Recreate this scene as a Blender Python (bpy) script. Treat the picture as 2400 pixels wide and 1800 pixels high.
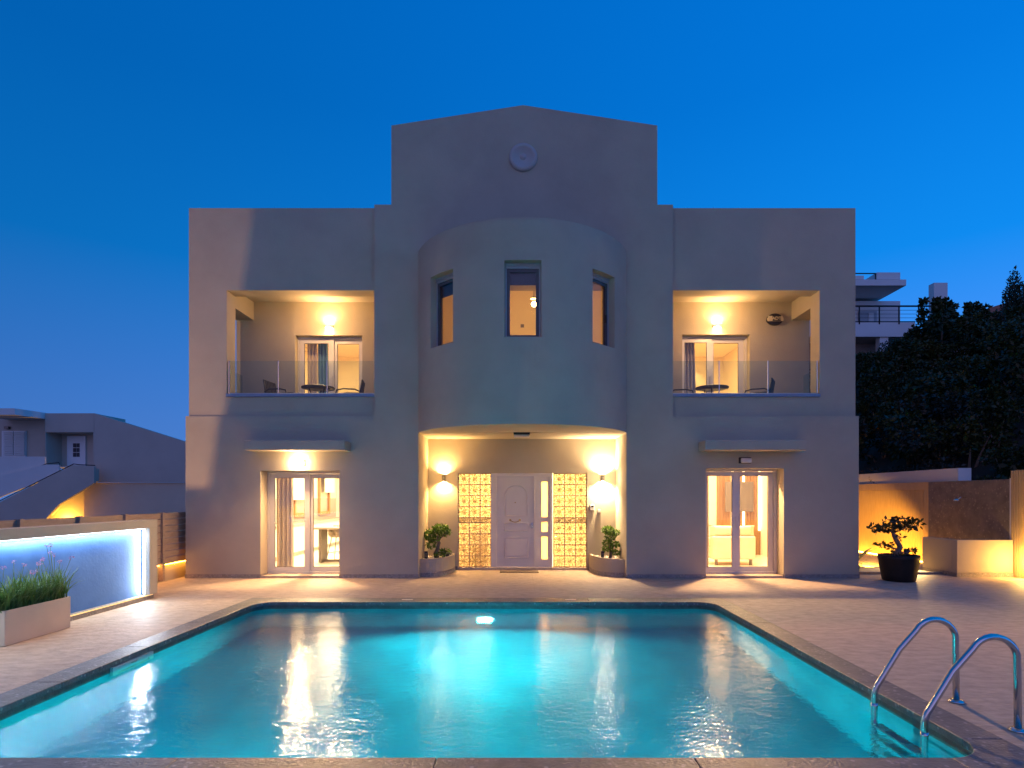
import bpy, bmesh, math, random
import numpy as np
from mathutils import Vector, Matrix
R = math.radians
for o in list(bpy.data.objects):
    bpy.data.objects.remove(o)
SC = bpy.context.scene
COL = SC.collection

# ------------------------------------------------------------------ camera
H = 1.73
cam_d = bpy.data.cameras.new('camera')
cam = bpy.data.objects.new('camera', cam_d); COL.objects.link(cam)
cam.location = (0, 0, H); cam.rotation_euler = (R(90), 0, 0)
cam_d.sensor_width = 36; cam_d.lens = 21.0
cam_d.shift_x = -15/2400; cam_d.shift_y = 263/2400
cam_d.clip_start = 0.05; cam_d.clip_end = 2000
SC.camera = cam
SC.render.engine = 'CYCLES'
SC.render.resolution_x = 1024; SC.render.resolution_y = 768
cy = SC.cycles
cy.use_denoising = True
try: cy.denoiser = 'OPENIMAGEDENOISE'
except Exception: pass
cy.max_bounces = 12; cy.diffuse_bounces = 5; cy.glossy_bounces = 5; cy.transmission_bounces = 10; cy.transparent_max_bounces = 16
cy.sample_clamp_indirect = 6.0; cy.sample_clamp_direct = 0
cy.caustics_refractive = True; cy.caustics_reflective = False; cy.blur_glossy = 0.6
SC.view_settings.view_transform = 'Standard'; SC.view_settings.look = 'None'
SC.view_settings.exposure = 0; SC.view_settings.gamma = 1; SC.view_settings.use_curve_mapping = False

# ------------------------------------------------------------------ dusk sky
SUN_EL, SUN_AZ = 10.0, 196.0      # afterglow low behind the camera, a little to the left
W = bpy.data.worlds.new('World'); SC.world = W; W.use_nodes = True
nt = W.node_tree; N = nt.nodes; Lk = nt.links
bg = N['Background']
sky = N.new('ShaderNodeTexSky'); sky.sky_type = 'NISHITA'; sky.sun_disc = False
sky.sun_elevation = R(1.5); sky.sun_rotation = R(SUN_AZ); sky.ozone_density = 6; sky.air_density = 1.0; sky.dust_density = 1.0
tc = N.new('ShaderNodeTexCoord'); sep = N.new('ShaderNodeSeparateXYZ'); Lk.new(tc.outputs['Generated'], sep.inputs[0])
ramp = N.new('ShaderNodeValToRGB'); ramp.color_ramp.interpolation = 'EASE'
cr = ramp.color_ramp
pts = [(0.0, (.10, .27, .80)), (.10, (.075, .25, .77)), (.18, (.050, .232, .75)), (.333, (.0035, .202, .68)), (.53, (.0004, .152, .585)), (.64, (0, .143, .57)), (1.0, (0, .115, .47))]
cr.elements[0].position = pts[0][0]; cr.elements[0].color = (*pts[0][1], 1)
cr.elements[1].position = 1.0; cr.elements[1].color = (*pts[-1][1], 1)
for p, c in pts[1:-1]:
    e = cr.elements.new(p); e.color = (*c, 1)
cr.interpolation = 'LINEAR'
Lk.new(sep.outputs[2], ramp.inputs[0])
ma = N.new('ShaderNodeMath'); ma.operation = 'MULTIPLY_ADD'; ma.inputs[1].default_value = .45; ma.inputs[2].default_value = 1.0
Lk.new(sep.outputs[0], ma.inputs[0])
mul = N.new('ShaderNodeVectorMath'); mul.operation = 'SCALE'
Lk.new(ramp.outputs[0], mul.inputs[0]); Lk.new(ma.outputs[0], mul.inputs['Scale'])
sc2 = N.new('ShaderNodeVectorMath'); sc2.operation = 'SCALE'; sc2.inputs['Scale'].default_value = .02
Lk.new(sky.outputs[0], sc2.inputs[0])
add = N.new('ShaderNodeVectorMath'); add.operation = 'ADD'
Lk.new(mul.outputs[0], add.inputs[0]); Lk.new(sc2.outputs[0], add.inputs[1])
Lk.new(add.outputs[0], bg.inputs[0]); bg.inputs[1].default_value = 1.0

sun_d = bpy.data.lights.new('sun', 'SUN'); sun = bpy.data.objects.new('sun', sun_d); COL.objects.link(sun)
sun_d.energy = .33; sun_d.angle = R(75); sun_d.color = (1, .33, .10)
_az = R(SUN_AZ)
_d = Vector((math.sin(_az)*math.cos(R(SUN_EL)), math.cos(_az)*math.cos(R(SUN_EL)), math.sin(R(SUN_EL))))
sun.rotation_euler = (-_d).to_track_quat('-Z', 'Y').to_euler()

# ------------------------------------------------------------------ object helpers
WL = {}
def thing(name, label, cat, loc=(0, 0, 0), group=None, kind=None):
    o = bpy.data.objects.new(name, None); COL.objects.link(o); o.location = loc; o.empty_display_size = .1
    WL[o.name] = Vector(loc)
    if label: o['label'] = label
    if cat: o['category'] = cat
    if group: o['group'] = group
    if kind: o['kind'] = kind
    return o
def tag(o, label, cat, group=None, kind=None):
    if label: o['label'] = label
    if cat: o['category'] = cat
    if group: o['group'] = group
    if kind: o['kind'] = kind
    return o
def base_of(p):
    return WL[p.name]

class MB:
    def __init__(s): s.v = []; s.f = []; s.sm = []
    def quad(s, *p):
        i = len(s.v); s.v += [tuple(q) for q in p]; s.f.append(tuple(range(i, i+len(p)))); s.sm.append(False); return s
    def box(s, x0, x1, y0, y1, z0, z1):
        i = len(s.v)
        s.v += [(x0, y0, z0), (x1, y0, z0), (x1, y1, z0), (x0, y1, z0), (x0, y0, z1), (x1, y0, z1), (x1, y1, z1), (x0, y1, z1)]
        for f in ((0, 3, 2, 1), (4, 5, 6, 7), (0, 1, 5, 4), (1, 2, 6, 5), (2, 3, 7, 6), (3, 0, 4, 7)):
            s.f.append(tuple(i+k for k in f)); s.sm.append(False)
        return s
    def obox(s, c, dx, dy, dz, rz=0):      # box centred on c in plan, base at c.z, turned about z
        m = Matrix.Rotation(rz, 3, 'Z'); i = len(s.v); c = Vector(c)
        for z in (0, dz):
            for (a, b) in ((-1, -1), (1, -1), (1, 1), (-1, 1)):
                s.v.append(tuple(c + m @ Vector((a*dx/2, b*dy/2, z))))
        for f in ((0, 3, 2, 1), (4, 5, 6, 7), (0, 1, 5, 4), (1, 2, 6, 5), (2, 3, 7, 6), (3, 0, 4, 7)):
            s.f.append(tuple(i+k for k in f)); s.sm.append(False)
        return s
    def prism(s, poly, a, b, axis='z'):
        n = len(poly); i = len(s.v)
        def pt(p, t):
            if axis == 'z': return (p[0], p[1], t)
            if axis == 'y': return (p[0], t, p[1])
            return (t, p[0], p[1])
        s.v += [pt(p, a) for p in poly] + [pt(p, b) for p in poly]
        s.f.append(tuple(i+k for k in reversed(range(n)))); s.f.append(tuple(i+n+k for k in range(n))); s.sm += [False, False]
        for k in range(n):
            s.f.append((i+k, i+(k+1) % n, i+n+(k+1) % n, i+n+k)); s.sm.append(False)
        return s
    def tube(s, path, r, n=8, cap=True):
        P = [Vector(p) for p in path]; m = len(P); i = len(s.v)
        rr = r if isinstance(r, (list, tuple)) else [r]*m
        T = []
        for k in range(m):
            a = P[max(0, k-1)]; b = P[min(m-1, k+1)]; T.append((b-a).normalized())
        u = T[0].orthogonal().normalized()
        for k in range(m):
            u = (u - T[k]*u.dot(T[k])).normalized(); w = T[k].cross(u)
            for j in range(n):
                a = 2*math.pi*j/n
                s.v.append(tuple(P[k] + (u*math.cos(a)+w*math.sin(a))*rr[k]))
        for k in range(m-1):
            for j in range(n):
                a = i+k*n+j; b = i+k*n+(j+1) % n
                s.f.append((a, b, b+n, a+n)); s.sm.append(True)
        if cap:
            s.f.append(tuple(i+j for j in reversed(range(n)))); s.f.append(tuple(i+(m-1)*n+j for j in range(n))); s.sm += [False, False]
        return s
    def lathe(s, prof, c=(0, 0, 0), n=24, axis='z', smooth=True, a0=0, a1=2*math.pi):
        full = abs(a1-a0-2*math.pi) < 1e-6; m = n if full else n+1; i = len(s.v)
        for (r, z) in prof:
            for j in range(m):
                a = a0+(a1-a0)*j/n
                if axis == 'z': p = (c[0]+r*math.cos(a), c[1]+r*math.sin(a), c[2]+z)
                else: p = (c[0]+r*math.cos(a), c[1]+z, c[2]+r*math.sin(a))
                s.v.append(p)
        for k in range(len(prof)-1):
            for j in range(n):
                a = i+k*m+j; b = i+k*m+(j+1) % m
                s.f.append((a, b, b+m, a+m)); s.sm.append(smooth)
        return s
    def build(s, name, mat, parent=None, bevel=0, kind=None, origin=None):
        me = bpy.data.meshes.new(name)
        if parent is not None: off = base_of(parent)
        elif origin is not None: off = Vector(origin)
        else:
            a = np.array(s.v); off = Vector(((a[:, 0].min()+a[:, 0].max())/2, (a[:, 1].min()+a[:, 1].max())/2, a[:, 2].min()))
        me.from_pydata([(x-off[0], y-off[1], z-off[2]) for x, y, z in s.v], [], s.f)
        me.polygons.foreach_set('use_smooth', s.sm)
        bm = bmesh.new(); bm.from_mesh(me); bmesh.ops.recalc_face_normals(bm, faces=bm.faces); bm.to_mesh(me); bm.free()
        me.update(); me.materials.append(mat)
        o = bpy.data.objects.new(name, me); COL.objects.link(o)
        if parent is not None: o.parent = parent; WL[o.name] = off
        else: o.location = off; WL[o.name] = Vector(off)
        if bevel:
            m = o.modifiers.new('bevel', 'BEVEL'); m.width = bevel; m.segments = 2; m.limit_method = 'ANGLE'; m.angle_limit = R(40)
        if kind: o['kind'] = kind
        return o

def grid_wall(mb, us, zs, holes, F, B):
    """wall from a grid of cells (u,z); holes = (u0,u1,z0,z1); F/B map (u,z) to front/back points"""
    us = sorted(set(round(u, 5) for u in us) | set(round(h[k], 5) for h in holes for k in (0, 1)))
    zs = sorted(set(round(z, 5) for z in zs) | set(round(h[k], 5) for h in holes for k in (2, 3)))
    nu, nz = len(us)-1, len(zs)-1
    def solid(i, j):
        if i < 0 or j < 0 or i >= nu or j >= nz: return False
        u = (us[i]+us[i+1])/2; z = (zs[j]+zs[j+1])/2
        return not any(h[0] < u < h[1] and h[2] < z < h[3] for h in holes)
    for i in range(nu):
        for j in range(nz):
            if not solid(i, j): continue
            a, b, c, d = (us[i], zs[j]), (us[i+1], zs[j]), (us[i+1], zs[j+1]), (us[i], zs[j+1])
            mb.quad(F(*a), F(*b), F(*c), F(*d)); mb.quad(B(*b), B(*a), B(*d), B(*c))
            if not solid(i-1, j): mb.quad(F(*a), F(*d), B(*d), B(*a))
            if not solid(i+1, j): mb.quad(F(*b), B(*b), B(*c), F(*c))
            if not solid(i, j-1): mb.quad(F(*a), B(*a), B(*b), F(*b))
            if not solid(i, j+1): mb.quad(F(*d), F(*c), B(*c), B(*d))
    return mb
def flat_wall(mb, x0, x1, z0, z1, y0, y1, holes):
    return grid_wall(mb, [x0, x1], [z0, z1], holes, lambda u, z: (u, y0, z), lambda u, z: (u, y1, z))
def copy_tree(o, loc, rz, label=None, parent=None):
    c = o.copy(); COL.objects.link(c)
    if parent is None:
        c.location = loc; c.rotation_euler = (0, 0, rz); WL[c.name] = Vector(loc)
        if label: c['label'] = label
    else: c.parent = parent
    for ch in list(o.children): copy_tree(ch, None, 0, None, c)
    return c

# ------------------------------------------------------------------ materials
def mat(name, col, rough=.6, metal=0, var=0, vscale=4, col2=None, bump=0, bscale=60, spec=.5, world=False, stretch=(1, 1, 1), detail=6, speck=None):
    m = bpy.data.materials.new(name); m.use_nodes = True
    nt = m.node_tree; N = nt.nodes; L = nt.links; b = N['Principled BSDF']
    b.inputs['Base Color'].default_value = (*col, 1); b.inputs['Roughness'].default_value = rough; b.inputs['Metallic'].default_value = metal
    b.inputs['Specular IOR Level'].default_value = spec
    if var or bump or speck or col2:
        if world: src = N.new('ShaderNodeNewGeometry').outputs['Position']
        else: src = N.new('ShaderNodeTexCoord').outputs['Object']
        mp = N.new('ShaderNodeMapping'); mp.inputs['Scale'].default_value = stretch; L.new(src, mp.inputs[0]); V = mp.outputs[0]
    if var or col2:
        n = N.new('ShaderNodeTexNoise'); n.inputs['Scale'].default_value = vscale; n.inputs['Detail'].default_value = detail; n.inputs['Roughness'].default_value = .6
        L.new(V, n.inputs['Vector'])
        r = N.new('ShaderNodeValToRGB')
        c2 = col2 if col2 else tuple(c*(1-var) for c in col); c1 = col if col2 else tuple(min(1, c*(1+var)) for c in col)
        r.color_ramp.elements[0].position = .3; r.color_ramp.elements[1].position = .7
        r.color_ramp.elements[0].color = (*c2, 1); r.color_ramp.elements[1].color = (*c1, 1)
        L.new(n.outputs[0], r.inputs[0]); out = r.outputs[0]
        if speck:
            v = N.new('ShaderNodeTexVoronoi'); v.inputs['Scale'].default_value = speck[0]; L.new(V, v.inputs['Vector'])
            sr = N.new('ShaderNodeValToRGB'); sr.color_ramp.elements[0].position = speck[1]; sr.color_ramp.elements[1].position = speck[1]+.12
            sr.color_ramp.elements[0].color = (1, 1, 1, 1); sr.color_ramp.elements[1].color = (0, 0, 0, 1)
            L.new(v.outputs['Distance'], sr.inputs[0])
            n2 = N.new('ShaderNodeTexNoise'); n2.inputs['Scale'].default_value = speck[0]*.35; L.new(V, n2.inputs['Vector'])
            mm = N.new('ShaderNodeMath'); mm.operation = 'MULTIPLY'; L.new(sr.outputs[0], mm.inputs[0]); L.new(n2.outputs[0], mm.inputs[1])
            mx = N.new('ShaderNodeMix'); mx.data_type = 'RGBA'; L.new(mm.outputs[0], mx.inputs[0]); L.new(out, mx.inputs[6]); mx.inputs[7].default_value = (*speck[2], 1)
            out = mx.outputs[2]
        L.new(out, b.inputs['Base Color'])
    if bump:
        n = N.new('ShaderNodeTexNoise'); n.inputs['Scale'].default_value = bscale; n.inputs['Detail'].default_value = 5
        L.new(V, n.inputs['Vector'])
        bp = N.new('ShaderNodeBump'); bp.inputs['Strength'].default_value = bump; bp.inputs['Distance'].default_value = .02
        L.new(n.outputs[0], bp.inputs['Height']); L.new(bp.outputs[0], b.inputs['Normal'])
    return m
def emit(name, col, s):
    m = bpy.data.materials.new(name); m.use_nodes = True; nt = m.node_tree; nt.nodes.clear()
    o = nt.nodes.new('ShaderNodeOutputMaterial'); e = nt.nodes.new('ShaderNodeEmission')
    e.inputs[0].default_value = (*col, 1); e.inputs[1].default_value = s; nt.links.new(e.outputs[0], o.inputs[0]); return m
def glass(name, tint=(1, 1, 1), ior=1.45):
    m = bpy.data.materials.new(name); m.use_nodes = True; nt = m.node_tree; nt.nodes.clear(); N = nt.nodes; L = nt.links
    o = N.new('ShaderNodeOutputMaterial'); t = N.new('ShaderNodeBsdfTransparent'); t.inputs[0].default_value = (*tint, 1)
    g = N.new('ShaderNodeBsdfGlossy'); g.inputs['Roughness'].default_value = 0.0
    f = N.new('ShaderNodeLayerWeight'); f.inputs[0].default_value = .5
    p = N.new('ShaderNodeMath'); p.operation = 'POWER'; p.inputs[1].default_value = 5; L.new(f.outputs['Facing'], p.inputs[0])
    q = N.new('ShaderNodeMath'); q.operation = 'MULTIPLY_ADD'; r0 = ((ior-1)/(ior+1))**2; q.inputs[1].default_value = 1-r0; q.inputs[2].default_value = r0; L.new(p.outputs[0], q.inputs[0])
    x = N.new('ShaderNodeMixShader'); L.new(q.outputs[0], x.inputs[0]); L.new(t.outputs[0], x.inputs[1]); L.new(g.outputs[0], x.inputs[2]); L.new(x.outputs[0], o.inputs[0])
    return m
def leafmat(name, c1, c2, trans=.25, rough=.5):
    m = bpy.data.materials.new(name); m.use_nodes = True; nt = m.node_tree; N = nt.nodes; L = nt.links; b = N['Principled BSDF']
    g = N.new('ShaderNodeNewGeometry'); r = N.new('ShaderNodeValToRGB'); L.new(g.outputs['Random Per Island'], r.inputs[0])
    r.color_ramp.elements[0].color = (*c1, 1); r.color_ramp.elements[1].color = (*c2, 1)
    L.new(r.outputs[0], b.inputs['Base Color']); b.inputs['Roughness'].default_value = rough
    t = N.new('ShaderNodeBsdfTranslucent'); L.new(r.outputs[0], t.inputs[0])
    x = N.new('ShaderNodeMixShader'); x.inputs[0].default_value = trans
    L.new(b.outputs[0], x.inputs[1]); L.new(t.outputs[0], x.inputs[2]); L.new(x.outputs[0], N['Material Output'].inputs[0])
    return m

M = {}
M['stucco'] = mat('stucco', (.44, .372, .275), .9, var=.08, vscale=.9, bump=.16, bscale=32, world=True, spec=.2)
M['warm_lit_n'] = mat('neighbour_warm_lit_stucco', (.60, .49, .36), .9, var=.06, vscale=.6, bump=.2, bscale=20, world=True, spec=.2)  # warmer, paler copy of the stucco; warm light on the wall put into its colour
M['stucco_n'] = mat('neighbour_stucco', (.50, .43, .36), .9, var=.06, vscale=.6, bump=.2, bscale=20, world=True, spec=.2)
M['white_n'] = mat('white_masonry', (.64, .63, .61), .85, var=.05, vscale=.5, bump=.1, world=True, spec=.2)
M['plinth'] = mat('stone_skirting', (.26, .22, .19), .6, var=.3, vscale=18, bump=.3, bscale=50, world=True, speck=(26, .18, (.5, .45, .4)))
M['paving'] = mat('textured_paving', (.57, .44, .325), 0.6, col2=(.37, .28, .205), vscale=5.5, spec=.25, bump=.6, bscale=14, world=True, stretch=(1, 1.8, 1), detail=12)
M['joint'] = mat('paving_joint', (.34, .27, .22), .9, var=.1, world=True)
M['coping'] = mat('grey_coping_stone', (.18, .16, .15), .45, col2=(.10, .088, .085), vscale=7, bump=.35, bscale=40, world=True, speck=(16, .16, (.42, .38, .36)), detail=8)
M['tileband'] = mat('dark_tile_band', (.10, .09, .085), .5, var=.3, vscale=14, bump=.2, world=True)
M['white_alu'] = mat('white_aluminium', (.62, .57, .51), .35, var=.02, vscale=3)
M['grey_alu'] = mat('grey_window_frame', (.30, .31, .33), .4, var=.03)
M['medal'] = mat('pale_plaster', (.44, .40, .36), .85, bump=.1, bscale=30); M['bay_alu'] = mat('pale_window_frame', (.36, .36, .37), .4); M['bay_sash'] = mat('dark_window_sash', (.075, .075, .08), .4)
M['white_paint'] = mat('white_paint', (.66, .60, .53), .45, var=.03, vscale=3)
M['glass'] = glass('window_glass')
M['railglass'] = glass('railing_glass', (.86, .92, .90), 1.35)
M['room'] = mat('room_wall_paint', (.80, .72, .58), .8, var=.02, vscale=1.5)
M['room_y'] = mat('cream_room_paint', (.80, .68, .46), .8, var=.02, vscale=1.5)
M['roomfloor'] = mat('pale_floor_tile', (.70, .66, .58), .25, var=.06, vscale=2)
M['steel'] = mat('brushed_steel', (.62, .60, .58), .16, metal=1, var=.03, vscale=20, bump=.02, bscale=80)
M['chrome'] = mat('chrome', (.75, .72, .66), .12, metal=1)
M['brass'] = mat('aged_brass', (.45, .31, .14), .3, metal=1)
M['black'] = mat('black_plastic', (.015, .015, .016), .45, var=.2)
M['grey_metal'] = mat('grey_lamp_metal', (.16, .15, .14), .4, metal=.6)
M['white_lamp'] = mat('white_lamp_body', (.65, .62, .58), .5)
M['wicker'] = mat('dark_wicker', (.022, .020, .019), .55, var=.3, vscale=60, bump=.3, bscale=120)
M['wood'] = mat('oak', (.42, .22, .075), .5, col2=(.30, .14, .045), vscale=6, stretch=(1, 1, 8))
M['slatwood'] = mat('slatted_wood', (.36, .22, .11), .5, col2=(.26, .15, .07), vscale=5, stretch=(8, 8, 1))
M['fencewood'] = mat('fence_wood', (.40, .29, .205), .6, col2=(.30, .21, .145), vscale=5, stretch=(6, 1, 6), bump=.15, bscale=30)
M['beigepot'] = mat('beige_planter', (.62, .48, .34), .55, var=.05, vscale=3, bump=.05)
M['darkpot'] = mat('dark_ceramic', (.020, .013, .010), .45, spec=.25, var=.35, vscale=5, bump=.05, bscale=14)
M['soil'] = mat('soil', (.05, .038, .028), .95, var=.3, vscale=20, bump=.6, bscale=50)
M['gravel'] = mat('pale_gravel', (.34, .30, .25), .8, var=.4, vscale=60, bump=.8, bscale=70)
M['pebble'] = mat('white_pebble', (.62, .58, .52), .6, var=.1, vscale=30)
M['bark'] = mat('bark', (.26, .20, .15), .9, col2=(.15, .11, .08), vscale=14, bump=.5, bscale=60, stretch=(1, 1, .4))
M['leaf'] = leafmat('bonsai_leaf', (.07, .155, .018), (.17, .30, .035))
M['leafdark'] = leafmat('dark_bonsai_leaf', (.018, .035, .010), (.035, .06, .016), .15)
M['grass'] = leafmat('strap_leaf', (.035, .095, .018), (.10, .20, .045), .3)
M['flower'] = leafmat('lilac_petal', (.34, .17, .38), (.50, .30, .52), .3)
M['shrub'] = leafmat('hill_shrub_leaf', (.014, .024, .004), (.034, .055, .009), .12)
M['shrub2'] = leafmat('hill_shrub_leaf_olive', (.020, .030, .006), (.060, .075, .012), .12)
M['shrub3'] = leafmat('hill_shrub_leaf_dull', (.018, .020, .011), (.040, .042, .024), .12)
M['paleflower'] = leafmat('pale_blossom', (.30, .25, .30), (.46, .40, .44), .2)
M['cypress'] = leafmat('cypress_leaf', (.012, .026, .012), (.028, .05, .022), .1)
M['agave'] = leafmat('agave_leaf', (.08, .12, .07), (.12, .16, .09), .2)
M['niche'] = mat('blue_niche_render', (.08, .225, .54), .8, col2=(.055, .17, .45), vscale=2.2, bump=.14, bscale=22, world=True)
M['stone'] = mat('brown_fossil_stone', (.20, .165, .135), .4, col2=(.10, .082, .068), vscale=5, bump=.25, bscale=30, world=True, speck=(11, .17, (.33, .27, .21)), detail=9)
M['panelwood'] = mat('fluted_panel', (.50, .36, .19), .55, col2=(.42, .30, .15), vscale=3, world=True, stretch=(6, 6, 1))
M['mosaic'] = mat('pool_mosaic', (.015, .50, .58), .4, col2=(.008, .29, .38), vscale=1.5, world=True, detail=8)
M['curtain'] = mat('beige_curtain', (.58, .48, .37), .9, var=.08, vscale=5, stretch=(4, 4, 1))
M['curtain_b'] = mat('blue_curtain', (.10, .23, .34), .9, var=.1, vscale=5, stretch=(4, 4, 1))
M['curtain_g'] = mat('grey_curtain', (.30, .28, .30), .9, var=.1, vscale=5, stretch=(4, 4, 1))
M['sofa'] = mat('cream_upholstery', (.62, .53, .42), .9, var=.06, vscale=8, bump=.2, bscale=90)
M['greypanel'] = mat('grey_panel', (.13, .115, .10), .6, var=.12, vscale=2, stretch=(5, 1, .5))
M['worktop'] = mat('grey_worktop', (.30, .27, .23), .35, var=.08, vscale=12)
M['splash'] = mat('grey_splashback', (.33, .31, .28), .5, var=.05, vscale=4)
M['cabinet'] = mat('white_cabinet', (.82, .79, .72), .4)
M['mat'] = mat('brown_doormat', (.17, .12, .08), .95, var=.3, vscale=60, bump=.6, bscale=150)
M['bluesill'] = mat('grey_marble_sill', (.20, .25, .34), .35, var=.06, vscale=6)
M['navy'] = mat('navy_print', (.012, .014, .03), .4)
M['cream'] = mat('cream_plastic', (.62, .52, .34), .4)
M['earth'] = mat('hillside_earth', (.035, .032, .022), .95, var=.3, vscale=1.5, bump=.5, world=True)
M['ground'] = mat('ground', (.12, .105, .09), .95, var=.2, vscale=.4, world=True)
M['rooftile'] = mat('red_roof_tile', (.32, .13, .09), .8, var=.2, vscale=8)
M['darkmetal'] = mat('dark_railing_metal', (.03, .03, .035), .4, metal=.5)
M['darkroom'] = mat('dark_blind', (.05, .05, .06), .7)
WARM = (1, .58, .24); WARM2 = (1, .66, .34); AMBER = (1, .43, .04)
M['e_warm'] = emit('lit_warm_lens', (1, .70, .36), 90)
M['e_bulb'] = emit('lit_bulb', (1, .62, .22), 60)
M['e_led'] = emit('lit_warm_led', (1, .68, .32), 12)
M['e_cool'] = emit('lit_cool_led', (.80, .90, 1), 5)
M['e_amber'] = emit('lit_amber_led', AMBER, 60)
M['e_pool'] = emit('lit_pool_lens', (.25, .95, 1), 55)

def glassblock():
    m = bpy.data.materials.new('patterned_glass_block'); m.use_nodes = True; nt = m.node_tree; nt.nodes.clear(); N = nt.nodes; L = nt.links
    o = N.new('ShaderNodeOutputMaterial'); tc = N.new('ShaderNodeTexCoord'); s = N.new('ShaderNodeSeparateXYZ'); L.new(tc.outputs['Generated'], s.inputs[0])
    def mth(op, a, b=None):
        n = N.new('ShaderNodeMath'); n.operation = op
        for k, x in enumerate((a, b)):
            if x is None: continue
            if isinstance(x, (int, float)): n.inputs[k].default_value = x
            else: L.new(x, n.inputs[k])
        return n.outputs[0]
    x = mth('SUBTRACT', s.outputs[0], .5); z = mth('SUBTRACT', s.outputs[2], .5)
    ang = mth('ARCTAN2', z, x); rad = mth('SQRT', mth('ADD', mth('MULTIPLY', x, x), mth('MULTIPLY', z, z)))
    star = mth('MULTIPLY', mth('SINE', mth('ADD', mth('MULTIPLY', ang, 8.0), mth('MULTIPLY', rad, 5.0))), mth('SINE', mth('MULTIPLY', rad, 11.0)))
    bp = N.new('ShaderNodeBump'); bp.inputs['Strength'].default_value = 1.0; bp.inputs['Distance'].default_value = .02; L.new(star, bp.inputs['Height'])
    rf = N.new('ShaderNodeBsdfRefraction'); rf.inputs['IOR'].default_value = 1.35; rf.inputs['Roughness'].default_value = .08; rf.inputs[0].default_value = (1, .93, .78, 1); L.new(bp.outputs[0], rf.inputs['Normal'])
    tl = N.new('ShaderNodeBsdfTranslucent'); tl.inputs[0].default_value = (.95, .86, .66, 1); L.new(bp.outputs[0], tl.inputs['Normal'])
    gl = N.new('ShaderNodeBsdfGlossy'); gl.inputs['Roughness'].default_value = .075; L.new(bp.outputs[0], gl.inputs['Normal'])
    a = N.new('ShaderNodeMixShader'); a.inputs[0].default_value = .55; L.new(rf.outputs[0], a.inputs[1]); L.new(tl.outputs[0], a.inputs[2])
    f = N.new('ShaderNodeFresnel'); f.inputs[0].default_value = 1.45; L.new(bp.outputs[0], f.inputs[1])
    b = N.new('ShaderNodeMixShader'); L.new(f.outputs[0], b.inputs[0]); L.new(a.outputs[0], b.inputs[1]); L.new(gl.outputs[0], b.inputs[2]); L.new(b.outputs[0], o.inputs[0])
    return m
M['block'] = glassblock()
def frosted():
    m = bpy.data.materials.new('frosted_pane'); m.use_nodes = True; nt = m.node_tree; nt.nodes.clear(); N = nt.nodes; L = nt.links
    o = N.new('ShaderNodeOutputMaterial'); tl = N.new('ShaderNodeBsdfTranslucent'); tl.inputs[0].default_value = (.95, .82, .55, 1)
    gl = N.new('ShaderNodeBsdfGlossy'); gl.inputs['Roughness'].default_value = .3
    x = N.new('ShaderNodeMixShader'); x.inputs[0].default_value = .05; L.new(tl.outputs[0], x.inputs[1]); L.new(gl.outputs[0], x.inputs[2]); L.new(x.outputs[0], o.inputs[0]); return m
M['frost'] = frosted(); M['grout'] = mat('block_grout', (.42, .33, .21), .8)
def water():
    m = bpy.data.materials.new('pool_water'); m.use_nodes = True; nt = m.node_tree; nt.nodes.clear(); N = nt.nodes; L = nt.links
    o = N.new('ShaderNodeOutputMaterial'); g = N.new('ShaderNodeNewGeometry')
    mp = N.new('ShaderNodeMapping'); mp.inputs['Scale'].default_value = (.62, 1, 1); mp.inputs['Rotation'].default_value = (0, 0, R(2)); L.new(g.outputs['Position'], mp.inputs[0])
    n1 = N.new('ShaderNodeTexNoise'); n1.inputs['Scale'].default_value = 15; n1.inputs['Detail'].default_value = 4; n1.inputs['Roughness'].default_value = .55; L.new(mp.outputs[0], n1.inputs['Vector'])
    n2 = N.new('ShaderNodeTexNoise'); n2.inputs['Scale'].default_value = 2.2; n2.inputs['Detail'].default_value = 2; L.new(mp.outputs[0], n2.inputs['Vector'])
    b1 = N.new('ShaderNodeBump'); b1.inputs['Strength'].default_value = .5; b1.inputs['Distance'].default_value = .014; L.new(n1.outputs[0], b1.inputs['Height'])
    b2 = N.new('ShaderNodeBump'); b2.inputs['Strength'].default_value = .5; b2.inputs['Distance'].default_value = .012; L.new(n2.outputs[0], b2.inputs['Height']); L.new(b1.outputs[0], b2.inputs['Normal'])
    rf = N.new('ShaderNodeBsdfRefraction'); rf.inputs['IOR'].default_value = 1.333; rf.inputs['Roughness'].default_value = .05; rf.inputs[0].default_value = (.97, 1, 1, 1); L.new(b2.outputs[0], rf.inputs['Normal'])
    gl = N.new('ShaderNodeBsdfGlossy'); gl.inputs['Roughness'].default_value = .075; L.new(b2.outputs[0], gl.inputs['Normal'])
    f = N.new('ShaderNodeFresnel'); f.inputs[0].default_value = 1.34; L.new(b2.outputs[0], f.inputs[1])
    x = N.new('ShaderNodeMixShader'); L.new(f.outputs[0], x.inputs[0]); L.new(rf.outputs[0], x.inputs[1]); L.new(gl.outputs[0], x.inputs[2]); L.new(x.outputs[0], o.inputs[0])
    return m
M['water'] = water()

def lamp(name, kind, loc, energy, col=WARM, target=None, size=.05, spot=None, blend=.5, size_y=None):
    d = bpy.data.lights.new(name, kind); o = bpy.data.objects.new(name, d); COL.objects.link(o); o.location = loc
    d.energy = energy; d.color = col
    if kind == 'AREA':
        d.size = size
        if size_y: d.shape = 'RECTANGLE'; d.size_y = size_y
    else: d.shadow_soft_size = size
    if kind == 'SPOT': d.spot_size = R(spot); d.spot_blend = blend
    if target is not None: o.rotation_euler = (Vector(target)-Vector(loc)).to_track_quat('-Z', 'Y').to_euler()
    return o

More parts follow.
